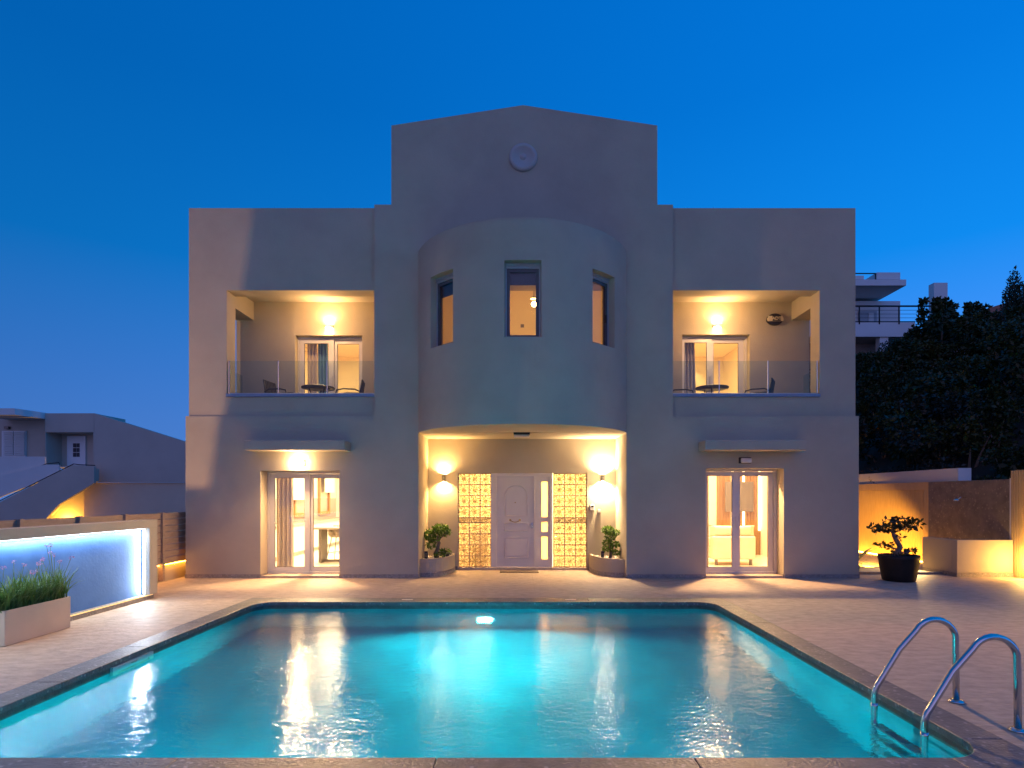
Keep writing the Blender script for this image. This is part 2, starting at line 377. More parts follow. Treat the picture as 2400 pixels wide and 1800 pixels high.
# ================================================================== SETTING
FY = 12.6          # facade plane
ground = MB().quad((-300, -60, -1.7), (300, -60, -1.7), (300, 600, -1.7), (-300, 600, -1.7)).build('ground', M['ground'], origin=(0, 0, -1.7)); ground['kind'] = 'structure'

# pool outline (inner edge of the coping) with rounded corners
PX0, PX1, PY0, PY1 = -4.24, 3.16, 3.95, 9.75
CX0, CX1, CY0, CY1 = -4.53, 3.45, 3.55, 10.15
RC = .30
def rrect(x0, x1, y0, y1, r, n=8):
    P = []
    for (cx, cy_, a0) in ((x1-r, y1-r, 0), (x0+r, y1-r, 90), (x0+r, y0+r, 180), (x1-r, y0+r, 270)):
        for k in range(n+1):
            a = R(a0+90*k/n); P.append((cx+r*math.cos(a), cy_+r*math.sin(a)))
    return P

# terrace: one base with the paving slabs laid on it
TX0, TX1, TY0, TY1 = -7.16, 10.64, -3.0, 14.0
terr = MB()
for (a, b, c, d) in ((TX0, TX1, TY0, CY0), (TX0, TX1, CY1, TY1), (TX0, CX0, CY0, CY1), (CX1, TX1, CY0, CY1)):
    terr.box(a, b, c, d, -.3, -.006)
terr.box(-13, TX0, TY0, 30, -.3, -.02); terr.box(TX1, 10.9, TY0, 19.5, -.3, -.02)
terrace = terr.build('terrace', M['joint'], origin=(0, 0, 0)); terrace['kind'] = 'structure'
G = 1.1
def slabs(x0, x1, y0, y1):
    i0, i1 = math.floor((x0-.3)/G), math.ceil((x1-.3)/G); j0, j1 = math.floor((y0-.15)/G), math.ceil((y1-.15)/G)
    for i in range(i0, i1):
        for j in range(j0, j1):
            a, b = max(x0, .3+i*G), min(x1, .3+(i+1)*G); c, d = max(y0, .15+j*G), min(y1, .15+(j+1)*G)
            if b-a < .03 or d-c < .03: continue
            g = .0009
            MB().box(a+g, b-g, c+g, d-g, -.02, 0).build('paving_slab', M['paving'], terrace)
for rg in ((TX0, TX1, 1.5, CY0-.003), (TX0, TX1, CY1+.003, TY1), (TX0, CX0-.003, CY0-.003, CY1+.003), (CX1+.003, TX1, CY0-.003, CY1+.003)): slabs(*rg)

# coping: stones laid round the pool, corner stones rounded on the inside
cop = thing('pool_coping', None, None, (-.5, 6.8, 0)); cop['kind'] = 'structure'
CT = .055
def cstone(x0, x1, y0, y1): MB().box(x0, x1, y0, y1, -CT, .004).build('coping_stone', M['coping'], cop, bevel=.008)
def split(a, b, n, g=.0015):
    for k in range(n): yield a+(b-a)*k/n+g, a+(b-a)*(k+1)/n-g
for a, b in split(PX0+RC, PX1-RC, 4):
    cstone(a, b, PY1, CY1); cstone(a, b, CY0, PY0)
for a, b in split(PY0+RC, PY1-RC, 4):
    cstone(CX0, PX0, a, b); cstone(PX1, CX1, a, b)
for (ix, iy, ox, oy, sx, sy) in ((PX0, PY0, CX0, CY0, 1, 1), (PX1, PY0, CX1, CY0, -1, 1), (PX0, PY1, CX0, CY1, 1, -1), (PX1, PY1, CX1, CY1, -1, -1)):
    c = (ix+sx*RC, iy+sy*RC)
    poly = [(ox, oy), (ix+sx*RC, oy)]
    for k in range(11):
        a = (math.pi/2)*k/10; poly.append((c[0]-sx*RC*math.sin(a), c[1]-sy*RC*math.cos(a)))
    poly.append((ox, iy+sy*RC))
    MB().prism(poly, -CT, .004).build('coping_stone', M['coping'], cop, bevel=.008)
for x in (-1.85, .87):     # small pale depth plates set in the far coping
    o = MB().box(x-.09, x+.09, 9.93, 9.985, .0045, .009).build('depth_plate', M['white_paint'])
    tag(o, 'small white plate let into the far pool edge, ' + ('nearer the kitchen door' if x < 0 else 'right of the pool lamp'), 'plate', 'white plates in the pool edge')

# pool basin
PD = -1.45
ol = rrect(PX0-.02, PX1+.02, PY0-.02, PY1+.02, RC)
bs = MB(); n = len(ol)
for k in range(n):
    a, b = ol[k], ol[(k+1) % n]
    bs.quad((*a, PD), (*b, PD), (*b, -.15), (*a, -.15))
bs.quad(*[(x, y, PD) for x, y in ol])
basin = bs.build('pool_basin', M['mosaic'], origin=(0, 0, 0)); basin['kind'] = 'structure'
bb = MB()
for k in range(n):
    a, b = ol[k], ol[(k+1) % n]
    bb.quad((*a, -.15), (*b, -.15), (*b, -CT+.005), (*a, -CT+.005))
bb.build('tile_band', M['tileband'], basin)
wt = MB().quad(*[(x, y, -.105) for x, y in rrect(PX0-.019, PX1+.019, PY0-.019, PY1+.019, RC)]).build('pool_water', M['water'], origin=(0, 0, -.105)); wt['kind'] = 'structure'

# ================================================================== VILLA
villa = thing('villa', 'two storey pale rendered villa with curved bay and glowing doors behind the pool', 'house', (.08, FY, 0))
ST = M['stucco']
front = MB()
Y0, Y1 = FY, FY+.40
hk = (-5.44, -3.77, 0, 2.27); hl = (3.95, 5.60, 0, 2.32); hp = (-2.11, 2.28, 0, 3.07); hb = (-2.05, 2.22, 3.35, 6.2)
flat_wall(front, -7.02, 7.18, 0, 3.42, Y0, Y1, [hk, hl, hp])
flat_wall(front, -3.04, 3.26, 3.42, 7.88, Y0, Y1, [(-2.05, 2.22, 3.42, 6.2)])
front.prism([(-2.68, 7.88), (2.93, 7.88), (2.93, 9.55), (.10, 9.98), (-2.68, 9.55)], Y0, Y1, 'y')
front.build('front_wall', ST, villa)
# upper wings, set back 5 cm, each with the balcony opening
WY = FY+.09
for s in (-1, 1):
    x0, x1, ox0, ox1, bx = ((-7.0, -3.04, -6.2, -3.04, -6.61) if s < 0 else (3.26, 7.16, 3.26, 6.40, 6.82))
    wb = flat_wall(MB(), x0, x1, 3.422, 7.85, WY, WY+.40, [(ox0, ox1, 3.84, 6.105)])
    ya = WY+.40; yb = 14.0
    inner = -6.2 if s < 0 else 6.40
    # side beam over the open side of the balcony, wall beside the central block
    a, b = sorted((inner, bx)); wb.box(a, b, ya, yb, 5.85, 6.275)
    a, b = sorted(((-3.04, -2.88) if s < 0 else (3.10, 3.26))); wb.box(a, b, Y1+.002, yb, 3.43, 7.8)
    wb.build('wing_wall', ST, villa)
    a, b = (x0, -3.045) if s < 0 else (3.265, x1)
    MB().box(a+.01, b-.01, ya+.002, yb+.3, 3.15, 3.44).build('balcony_floor', M['plinth'], villa)
    MB().box(a+.02, b-.005, ya+.002, yb+.3, 6.278, 6.55).build('balcony_ceiling', ST, villa)
    dh = (-5.23, -3.66, 3.44, 5.50) if s < 0 else (3.84, 5.42, 3.44, 5.52)
    c, d = sorted((bx, -3.045 if s < 0 else 3.265))
    flat_wall(MB(), c, d, 3.441, 6.277, 14.0, 14.3, [dh]).build('balcony_back_wall', ST, villa)
    # marble sill on the balcony parapet, then the glass balustrade
    c, d = (ox0, ox1-.005) if s < 0 else (ox0+.005, ox1)
    MB().box(c, d, WY-.035, WY+.30, 3.842, 3.905).build('balcony_sill', M['bluesill'], villa)
    rail = MB().box(c+.03, d-.01, WY+.05, WY+.062, 3.906, 3.93).build('glass_balustrade', M['white_alu'], villa)
    xs = [-6.17, -5.12, -4.08, -3.06] if s < 0 else [3.28, 4.28, 5.32, 6.37]
    for k in range(3): MB().box(xs[k]+.006, xs[k+1]-.006, WY+.05, WY+.062, 3.931, 4.615).build('glass_panel', M['railglass'], rail)
    for k in (0, 1, 2, 3):
        if (s < 0 and k == 3) or (s > 0 and k == 0): continue
        MB().box(xs[k]-.006, xs[k]+.006, WY+.044, WY+.068, 3.931, 4.62).build('clamp_strip', M['chrome'], rail)
    xg = bx+.15*(-s)
    MB().box(xg-.006, xg+.006, ya+.03, yb-.03, 3.45, 4.55).build('glass_panel', M['railglass'], rail)
# sides, back, roof
for (x0, x1) in ((-7.02, -6.9), (7.06, 7.18)):
    MB().box(x0, x1, Y1+.002, 23, 0, 3.42).build('side_wall', ST, villa)
MB().box(-6.61, -6.5, 14.302, 23, 3.445, 7.6).build('side_wall', ST, villa)
MB().box(6.7, 6.82, 14.302, 23, 3.445, 7.6).build('side_wall', ST, villa)
MB().box(-7.02, 7.18, 23.002, 23.3, 0, 7.6).build('back_wall', ST, villa)
MB().box(-6.95, -3.05, WY+.402, 22.99, 7.3, 7.42).box(3.27, 7.1, WY+.402, 22.99, 7.3, 7.42).box(-3.03, 3.25, Y1+.005, 22.99, 7.61, 7.72).build('roof_slab', M['white_n'], villa)
MB().box(-2.66, -2.4, Y1+.002, 18, 7.73, 9.5).box(2.65, 2.91, Y1+.002, 18, 7.73, 9.5).box(-2.66, 2.91, 18.002, 18.2, 7.73, 9.5).build('tower_wall', ST, villa)
MB().prism([(-2.66, 9.502), (2.91, 9.502), (.10, 9.92)], Y1+.003, 18.2, 'y').build('tower_roof', M['white_n'], villa)
MB().box(-7.01, 7.17, Y1+.004, 22.99, 3.12, 3.14).build('floor_slab', M['white_n'], villa)
# stone skirting
for (a, b) in ((-7.03, -5.44), (-3.77, -2.11), (2.28, 3.95), (5.60, 7.19)): MB().box(a, b, FY-.015, FY-.0005, 0, .085).build('skirting', M['plinth'], villa)
for (x, d) in ((-5.44, 1), (-3.77, -1), (3.95, 1), (5.60, -1), (-2.11, 1), (2.28, -1)):
    a, b = sorted((x, x+d*.013)); MB().box(a, b, FY+.001, Y1-.04, 0, .085).build('skirting', M['plinth'], villa)

# ---- bay: part of a cylinder, from door head to upper storey
BR, BCX, BCY, BT = 2.334, .085, 13.39, .28
def cyl(r): return lambda u, z: (BCX+r*math.sin(R(u)), BCY-r*math.cos(R(u)), z)
bay = MB(); A = 69.8; wa = 8.5; WA = (-43.6, 0, 43.6)
us = [-A+2*A*k/56 for k in range(57)]
hs = [(a-wa, a+wa, 4.68, 6.105) for a in WA]
us = [u for u in us if not any(abs(u-h[k]) < .9 for h in hs for k in (0, 1))]
grid_wall(bay, us, [3.07, 4.68, 6.105, 6.86], hs, cyl(BR), cyl(BR-BT))
bayo = bay.build('bay', ST, villa)
for p in bayo.data.polygons: p.use_smooth = False
arc = [(BCX+(BR-.01)*math.sin(R(u)), BCY-(BR-.01)*math.cos(R(u))) for u in np.linspace(-A, A, 41)]
MB().prism([(x, min(y, FY-.001)) for x, y in arc], 3.073, 3.30).build('bay_floor', ST, villa)
MB().prism([(x, min(y, FY-.001)) for x, y in arc], 6.863, 6.90).build('bay_roof', ST, villa)
for i, a in enumerate(WA):
    rot = Matrix.Rotation(R(a), 4, 'Z'); cen = Vector((BCX, BCY, 0))
    def put(mb):
        mb.v = [tuple(cen + (rot @ Vector(v))) for v in mb.v]; return mb
    yw = -(BR-.19); hw = .338
    fr = MB()
    flat_wall(fr, -hw, hw, 4.683, 6.05, yw-.03, yw+.03, [(-hw+.035, hw-.035, 4.71, 6.005)])
    fo = put(fr).build('bay_window', M['bay_alu'], villa)
    flat_wall(s2 := MB(), -hw+.036, hw-.036, 4.711, 6.004, yw-.012, yw+.035, [(-hw+.095, hw-.095, 4.76, 5.94)])
    put(s2).build('sash', M['bay_sash'], fo)
    put(MB().box(-hw+.096, hw-.096, yw+.004, yw+.012, 4.761, 5.939)).build('pane', M['glass'], fo)
    put(MB().box(-hw+.0, hw-.0, yw-.05, yw+.04, 6.052, 6.10)).build('blind_box', M['bay_alu'], fo)
    if a < 40: put(MB().box(-hw+.08, hw-.08, yw+.05, yw+.055, 5.72, 6.02)).build('blind', M['darkroom'], fo)
    put(MB().box(-hw+.0, hw-.0, yw-.17, yw-.031, 4.6815, 4.69)).build('sill', ST, fo)
    if a > 40: put(MB().box(hw-.11, hw-.095, yw-.04, yw-.013, 5.2, 5.36)).build('handle', M['black'], fo)

# ---- medallion on the gable
MB().lathe([(.0, -.05), (.05, -.05), (.06, -.035), (.075, -.03), (.085, -.035), (.2, -.045), (.215, -.06), (.27, -.055), (.30, -.02), (.30, -.001)], (.10, FY, 8.87), 40, 'y').build('medallion', M['medal'], villa)

# ---- canopies over the two terrace doors
for (x0, x1, l) in ((-5.59, -3.54, 0), (3.80, 5.87, 1)):
    MB().box(x0, x1, FY-.45, FY-.001, 2.67, 2.87).build('canopy', ST, villa, bevel=.012)

# ---- sliding doors
def sliding(x0, x1, z0, z1, y, gl, name='sliding_door'):
    """gl = glass spans (left, right) in x"""
    f = MB(); flat_wall(f, x0, x1, z0, z1, y, y+.10, [(x0+.045, x1-.045, z0+.04, z1-.05)])
    fo = f.build(name, M['white_alu'], villa, bevel=.004)
    (a0, a1), (b0, b1) = gl
    m = (a1+b0)/2
    for (p0, p1, q0, q1, yy) in ((x0+.05, m+.03, a0, a1, y+.015), (m-.03, x1-.05, b0, b1, y+.062)):
        s = MB(); flat_wall(s, p0, p1, z0+.045, z1-.055, yy, yy+.04, [(q0, q1, z0+.14, z1-.14)])
        s.build('sash', M['white_alu'], fo, bevel=.004)
        MB().box(q0-.004, q1+.004, yy+.016, yy+.022, z0+.137, z1-.137).build('pane', M['glass'], fo)
        s = MB(); flat_wall(s, q0-.003, q1+.003, z0+.137, z1-.137, yy+.012, yy+.028, [(q0+.008, q1-.008, z0+.148, z1-.148)])
        s.build('gasket', M['black'], fo)
    MB().box(m-.02, m-.005, y-.012, y+.014, (z0+z1)/2-.12, (z0+z1)/2+.10).build('handle', M['white_alu'], fo)
    return fo
DY = FY+.345
MB().box(-5.44, -3.77, FY+.004, DY+.1, -.002, .05).build('threshold', M['paving'], villa)
MB().box(3.95, 5.60, FY+.004, DY+.1, -.002, .05).build('threshold', M['paving'], villa)
sliding(-5.438, -3.772, .052, 2.268, DY, ((-5.29, -4.64), (-4.47, -3.90)))
sliding(3.952, 5.598, .052, 2.318, DY, ((4.085, 4.64), (4.82, 5.44)))
sliding(-5.228, -3.662, 3.445, 5.498, 14.16, ((-5.08, -4.505), (-4.31, -3.79)))
sliding(3.842, 5.418, 3.445, 5.518, 14.16, ((3.94, 4.47), (4.645, 5.24)))

# ---- porch
PB = 14.0
pw = MB()
flat_wall(pw, -2.108, 2.278, 0, 3.068, PB, PB+.2, [(-1.42, 1.61, .06, 2.275)])
pw.box(-2.3, -2.112, Y1+.002, PB+.2, 0, 3.068); pw.box(2.282, 2.5, Y1+.002, PB+.2, 0, 3.068)
pw.build('porch_wall', ST, villa)
MB().box(-2.3, 2.5, FY+.001, PB+.2, 3.072, 3.118).build('porch_ceiling', ST, villa)
MB().box(-1.42, 1.61, PB-.06, PB+.2, .002, .058).build('threshold', M['paving'], villa)
MB().box(-1.5, -1.43, PB-.012, PB-.001, 0, .085).build('skirting', M['plinth'], villa); MB().box(1.62, 1.72, PB-.012, PB-.001, 0, .085).build('skirting', M['plinth'], villa)
# glass block panels
blk = None; half = None
for (x0, x1) in ((-1.41, -.645), (.83, 1.60)):
    panel = flat_wall(MB(), x0-.008, x1+.008, .062, 2.272, PB+.05, PB+.13, []) if False else MB()
    w = (x1-x0)/3; rows = [.257]*4+[.117]+[.257]*4
    tot = sum(rows); sc_ = (2.262-.068)/tot; rows = [r*sc_ for r in rows]
    holes = []; z = 2.262; g = .011
    for r in rows:
        for c in range(3): holes.append((x0+c*w+g, x0+(c+1)*w-g, z-r+g, z-g))
        z -= r
    flat_wall(panel, x0-.01, x1+.01, .06, 2.274, PB+.045, PB+.125, holes)
    po = panel.build('glass_block_panel', M['grout'], villa)
    for h in holes:
        mb = MB().box(h[0]+.0008, h[1]-.0008, PB+.04, PB+.13, h[2]+.0008, h[3]-.0008)
        mb.build('glass_block', M['block'], po, bevel=.006)
# front door with side light
df = flat_wall(MB(), -.642, .80, .062, 2.27, PB+.02, PB+.12, [(-.512, .385, .075, 2.20), (.47, .745, .075, 2.20)]).build('front_door', M['white_paint'], villa, bevel=.006)
lf = MB().box(-.51, .383, PB+.05, PB+.10, .077, 2.198)
lfo = lf.build('door_leaf', M['white_paint'], df)
def moulding(pts, r=.012, closed=True):
    P = [(x, PB+.05, z) for x, z in pts]
    if closed: P.append(P[0])
    return MB().tube(P, r, 6)
archp = [(-.31, 1.27), (.21, 1.27), (.21, 1.74)] + [(-.05+.26*math.cos(R(a)), 1.74+.24*math.sin(R(a))) for a in range(10, 180, 12)] + [(-.31, 1.74)]
mb = moulding(archp)
for (z0, z1) in ((.92, 1.10), (.28, .76)):
    mm = moulding([(-.33, z0), (.23, z0), (.23, z1), (-.33, z1)]); i = len(mb.v); mb.v += mm.v; mb.f += [tuple(i+q for q in f) for f in mm.f]; mb.sm += mm.sm
mb.build('door_moulding', M['white_paint'], df)
MB().box(-.29, .19, PB+.042, PB+.0505, .33, .71).build('door_panel', M['white_paint'], df, bevel=.006)
hd = MB().tube([(-.19+.028*k*1.0, PB-.0, 1.165-.045*math.sin(math.pi*k/8)) for k in range(9)], .009, 8)
hd.lathe([(0, -.03), (.022, -.03), (.026, -.015), (.026, 0)], (-.19, PB+.05, 1.17), 14, 'y').lathe([(0, -.03), (.022, -.03), (.026, -.015), (.026, 0)], (.034, PB+.05, 1.17), 14, 'y')
hd.tube([(-.19, PB+.03, 1.165), (-.19, PB, 1.165)], .008).tube([(.034, PB+.03, 1.165), (.034, PB, 1.165)], .008)
hd.build('door_pull', M['brass'], df)
MB().lathe([(0, -.012), (.014, -.012), (.016, 0)], (-.075, PB+.05, 1.58), 14, 'y').build('peephole', M['brass'], df)
MB().box(.295, .335, PB+.035, PB+.05, .98, 1.10).tube([(.315, PB+.02, 1.06), (.25, PB+.015, 1.055)], .009).lathe([(0, -.03), (.014, -.028), (.016, 0)], (.315, PB+.036, 1.01), 12, 'y').build('door_handle', M['chrome'], df)
sl = flat_wall(MB(), .471, .744, .077, 2.198, PB+.05, PB+.10, [(.54, .69, 1.24, 2.076), (.54, .69, .89, 1.13), (.54, .69, .245, .784)]).build('side_light', M['white_paint'], df, bevel=.004)
for (a, b) in ((1.24, 2.076), (.89, 1.13), (.245, .784)):
    MB().box(.54, .69, PB+.07, PB+.078, a, b).build('pane', M['frost'], df)

# ---- rooms behind the glass
def room(x0, x1, y0, y1, z0, z1, wm, fm, cm, front_holes=None, left_holes=None):
    mb = MB()
    mb.quad((x0, y1, z0), (x1, y1, z0), (x1, y1, z1), (x0, y1, z1))
    mb.quad((x0, y0, z0), (x0, y1, z0), (x0, y1, z1), (x0, y0, z1)); mb.quad((x1, y0, z0), (x1, y1, z0), (x1, y1, z1), (x1, y0, z1))
    mb.build('room_wall', wm, villa)
    MB().quad((x0, y0, z0), (x1, y0, z0), (x1, y1, z0), (x0, y1, z0)).build('room_floor', fm, villa)
    MB().quad((x0, y0, z1), (x1, y0, z1), (x1, y1, z1), (x0, y1, z1)).build('room_ceiling', cm, villa)
room(-6.88, -2.6, Y1+.01, 22.6, .05, 3.05, M['room'], M['roomfloor'], M['room'])
room(3.0, 6.95, Y1+.01, 17.2, .05, 3.05, M['room'], M['roomfloor'], M['room'])
room(-2.29, 2.49, PB+.21, 17.5, .05, 3.06, M['room_y'], M['roomfloor'], M['room_y'])
room(-6.48, -2.86, 14.31, 19.5, 3.46, 6.27, M['room_y'], M['roomfloor'], M['room_y'])
room(3.12, 6.68, 14.31, 19.5, 3.46, 6.27, M['room_y'], M['roomfloor'], M['room_y'])
room(-2.85, 3.08, Y1+.01, 15.9, 3.45, 7.25, M['room_y'], M['roomfloor'], M['room_y'])

# ================================================================== LAMPS ON THE HOUSE
def halfsconce(x, y, z, label, group, e_up, e_dn, col):
    t = thing('wall_lamp', label, 'lamp', (x, y, z), group)
    body = MB().lathe([(.105, -.035), (.11, -.035), (.11, .035), (.105, .035), (.105, -.035)], (x, y-.002, z), 20, 'z', True, math.pi, 2*math.pi)
    body.build('lamp_shade', M['white_lamp'], t)
    MB().lathe([(0, -.02), (.085, -.02), (.085, .02), (0, .02)], (x, y-.003, z), 16, 'z', True, math.pi, 2*math.pi).build('lit_lens', M['e_warm'], t)
    lamp('lamp_up', 'SPOT', (x, y-.07, z+.03), e_up, col, (x, y-.06, z+1), .03, 150, .8)
    lamp('lamp_down', 'SPOT', (x, y-.07, z-.03), e_dn, col, (x, y-.06, z-1), .03, 150, .8)
    lamp('lamp_glow', 'POINT', (x, y-.60, z+.05), 60, col, None, .08); lamp('lamp_throw', 'SPOT', (x, y-.16, z), 2100, (1, .60, .28), (x*.8, 5.5, 0), .05, 75, .8)
    return t
halfsconce(-4.43, 14.0, 5.70, 'half round wall lamp lit on the left balcony above the door', 'balcony wall lamps', 75, 36, WARM)
halfsconce(4.65, 14.0, 5.71, 'half round wall lamp lit on the right balcony above the door', 'balcony wall lamps', 75, 36, WARM)
def tubesconce(x, z, label, eu, ed, col, lens):
    t = thing('wall_lamp', label, 'lamp', (x, PB, z), 'porch wall lamps')
    MB().lathe([(.036, -.065), (.042, -.065), (.042, .065), (.036, .065), (.036, -.065)], (x, PB-.075, z), 18).build('lamp_tube', M['grey_metal'], t)
    MB().box(x-.02, x+.02, PB-.035, PB-.001, z-.03, z+.03).build('bracket', M['grey_metal'], t)
    MB().lathe([(0, -.045), (.034, -.045), (.034, -.04)], (x, PB-.075, z), 16).lathe([(0, .045), (.034, .045), (.034, .04)], (x, PB-.075, z), 16).build('lit_lens', emit('lit_tube_lens', (1, .70, .38), lens), t)
    lamp('lamp_up', 'SPOT', (x, PB-.075, z+.06), eu, col, (x, PB-.05, z+1), .025, 150, 1.0)
    lamp('lamp_down', 'SPOT', (x, PB-.075, z-.06), ed, col, (x, PB-.05, z-1), .025, 150, 1.0)
    lamp('lamp_glow', 'POINT', (x, PB-.45, z), ed*.06, col, None, .06)
tubesconce(-1.74, 2.155, 'grey tube wall lamp with dimmer amber beams left of the front door', 170, 200, (1, .60, .20), 1000)
tubesconce(1.97, 2.155, 'grey tube wall lamp with brighter white beams right of the front door', 380, 440, (1, .72, .40), 2600)
t = thing('bulkhead_lamp', 'lit bulkhead lamp on the wall above the kitchen door', 'lamp', (-4.61, FY, 2.43))
MB().box(-4.72, -4.50, FY-.03, FY-.001, 2.37, 2.49).build('lamp_base', M['grey_metal'], t, bevel=.01)
MB().box(-4.71, -4.53, FY-.11, FY-.031, 2.38, 2.48).build('lit_lens', emit('lit_bulkhead', (1, .70, .36), 280), t, bevel=.02)
lamp('bulkhead_light', 'POINT', (-4.61, FY-.17, 2.36), 12, WARM, None, .05); lamp('bulkhead_down', 'SPOT', (-4.61, FY-.14, 2.34), 330, WARM, (-4.8, FY-1.2, 0), .05, 150, 1.0)
t = thing('bulkhead_lamp', 'unlit grey bulkhead lamp on the wall above the living room door', 'lamp', (4.78, FY, 2.5))
MB().box(4.64, 4.90, FY-.03, FY-.001, 2.42, 2.55).build('lamp_base', M['black'], t, bevel=.01)
MB().box(4.67, 4.89, FY-.11, FY-.031, 2.43, 2.53).build('lens', M['white_lamp'], t, bevel=.025)
t = thing('ceiling_lamp', 'dark unlit box lamp under the porch ceiling', 'lamp', (.07, 12.62, 3.07))
MB().box(-.10, .24, 12.56, 12.82, 3.03, 3.0725).build('lamp_base', M['black'], t)
MB().box(-.09, .23, 12.57, 12.81, 2.985, 3.029).build('lens', M['white_lamp'], t, bevel=.008)
# entry panel and sensor
t = thing('entry_panel', 'grey intercom panel on the porch wall right of the glass blocks', 'intercom', (1.73, PB, 1.4))
MB().box(1.68, 1.78, PB-.03, PB-.001, 1.40, 1.53).build('case', M['white_lamp'], t, bevel=.008)
MB().box(1.70, 1.76, PB-.033, PB-.0305, 1.475, 1.515).build('screen', M['black'], t)
MB().box(1.66, 1.679, PB-.04, PB-.001, 1.405, 1.52).build('handset', M['grey_metal'], t, bevel=.006)
tag(MB().box(1.85, 1.93, PB-.035, PB-.001, 1.35, 1.43).build('switch_box', M['white_paint'], bevel=.01), 'small white box on the porch wall below the brighter lamp', 'switch')
# round alarm box on the right balcony wall
t = thing('alarm_box', 'oval alarm siren with dark badge on the right balcony wall', 'alarm', (5.99, 14.0, 5.86))
def oval(rx, rz, y0, y1, c=(5.99, 5.86), n=36):
    return MB().prism([(c[0]+rx*math.cos(2*math.pi*k/n), c[1]+rz*math.sin(2*math.pi*k/n)) for k in range(n)], y0, y1, 'y')
oval(.19, .135, 13.93, 13.999).build('back_case', M['navy'], t, bevel=.01)
pl = [(5.99+.185*math.cos(R(a)), 5.86+.10*math.sin(R(a))) for a in range(-40, 221, 10)]
MB().prism([(5.81, 5.81), (6.17, 5.81), (6.185, 5.86), (6.15, 5.935), (5.83, 5.935), (5.795, 5.86)], 13.915, 13.929, 'y').build('cover', M['cream'], t, bevel=.006)
MB().box(5.92, 6.11, 13.908, 13.914, 5.815, 5.932).build('badge', M['navy'], t)
cu = bpy.data.curves.new('lettering', 'FONT'); cu.body = 'ADT'; cu.size = .105; cu.align_x = 'CENTER'; cu.extrude = .002; cu.offset = .002
tmp = bpy.data.objects.new('lettering', cu); COL.objects.link(tmp)
me = bpy.data.meshes.new_from_object(tmp.evaluated_get(bpy.context.evaluated_depsgraph_get())); bpy.data.objects.remove(tmp)
lt = bpy.data.objects.new('lettering', me); COL.objects.link(lt); me.materials.append(M['cream']); lt.parent = t
lt.location = Vector((6.015, 13.905, 5.838))-WL[t.name]; lt.rotation_euler = (R(90), 0, 0)

# ================================================================== ROOM CONTENTS
def wavy(x0, x1, y, z0, z1, amp=.03, n=6, rng=random.Random(1), flare=0):
    mb = MB(); K = n*8; rows = 8
    fr = []
    for r in range(rows+1):
        t = r/rows; row = []
        for k in range(K+1):
            u = k/K; a = amp*(1+.35*math.sin(k*.7+3*t))
            row.append((x0+(x1-x0)*u*(1+flare*t), y+a*math.sin(2*math.pi*n*u+.8*t), z1+(z0-z1)*t))
        fr.append(row)
    for r in range(rows):
        for k in range(K):
            mb.quad(fr[r][k], fr[r][k+1], fr[r+1][k+1], fr[r+1][k])
            p = [Vector(q)+Vector((0, .006, 0)) for q in (fr[r][k], fr[r+1][k], fr[r+1][k+1], fr[r][k+1])]; mb.quad(*p)
    mb.sm = [True]*len(mb.f); return mb
tag(wavy(-5.36, -4.98, 13.22, .09, 2.75, .035, 4).build('curtain', M['curtain']), 'long beige curtain hanging behind the kitchen door glass', 'curtain')
tag(wavy(4.02, 4.23, 13.25, .09, 2.85, .035, 3).build('curtain', M['curtain']), 'narrow pale curtain at the left of the living room door', 'curtain')
tag(wavy(-5.14, -4.90, 14.55, 3.5, 5.9, .03, 3).build('curtain', M['curtain']), 'beige curtain at the left of the left balcony door', 'curtain')
tag(wavy(-4.885, -4.66, 14.56, 3.5, 5.9, .03, 3, flare=.25).build('curtain', M['curtain_b']), 'blue curtain next to the beige one behind the left balcony door', 'curtain')
tag(wavy(3.92, 4.28, 14.55, 3.5, 5.9, .03, 5, flare=.2).build('curtain', M['curtain_g']), 'grey curtain behind the right balcony door', 'curtain')
tag(wavy(-4.3, -4.05, 18.2, 3.5, 5.75, .03, 4).build('curtain', M['curtain']), 'beige curtain at the far end of the left upstairs room', 'curtain')

# kitchen
kc = thing('kitchen_units', 'row of white base cabinets with grey worktop along the kitchen wall', 'kitchen cabinet', (-6.55, 18.6, .05))
for k in range(9):
    MB().box(-6.86, -6.22, 14.2+.9*k+.004, 14.2+.9*(k+1)-.004, .17, .90).build('cabinet', M['cabinet'], kc)
MB().box(-6.86, -6.28, 14.2, 22.3, .051, .168).build('kick_board', M['worktop'], kc)
MB().box(-6.87, -6.19, 14.15, 22.35, .902, .955).build('worktop', M['worktop'], kc)
MB().box(-6.876, -6.865, 14.15, 22.5, .957, 1.66).build('splashback', M['splash'], kc)
for (y0, y1, zt, lab) in ((18.2, 19.45, 2.6, 'wood framed kitchen window under the wide white blind'), (20.45, 21.6, 2.6, 'wood framed kitchen window behind the half lowered blind')):
    w = MB(); grid_wall(w, [y0, y1], [1.08, zt], [(y0+.1, y1-.1, 1.2, zt-.1)], lambda u, z: (-6.80, u, z), lambda u, z: (-6.862, u, z))
    t = thing('wood_window', lab, 'window', (-6.85, (y0+y1)/2, 1.08), 'kitchen windows')
    w.build('window_frame', M['wood'], t)
    MB().box(-6.845, -6.838, y0+.098, y1-.098, 1.198, zt-.098).build('pane', M['glass'], t)
tag(MB().box(-6.72, -6.69, 17.0, 19.0, 1.62, 2.95).build('roller_blind', M['cabinet']), 'wide white roller blind over the nearer kitchen window', 'blind')
tag(MB().box(-6.72, -6.69, 20.7, 21.75, 1.86, 2.95).build('roller_blind', M['cabinet']), 'narrower white roller blind over the farther kitchen window', 'blind')
tb = thing('bar_table', 'high bar table with a square metal leg frame in the kitchen', 'table', (-4.5, 15.2, .05))
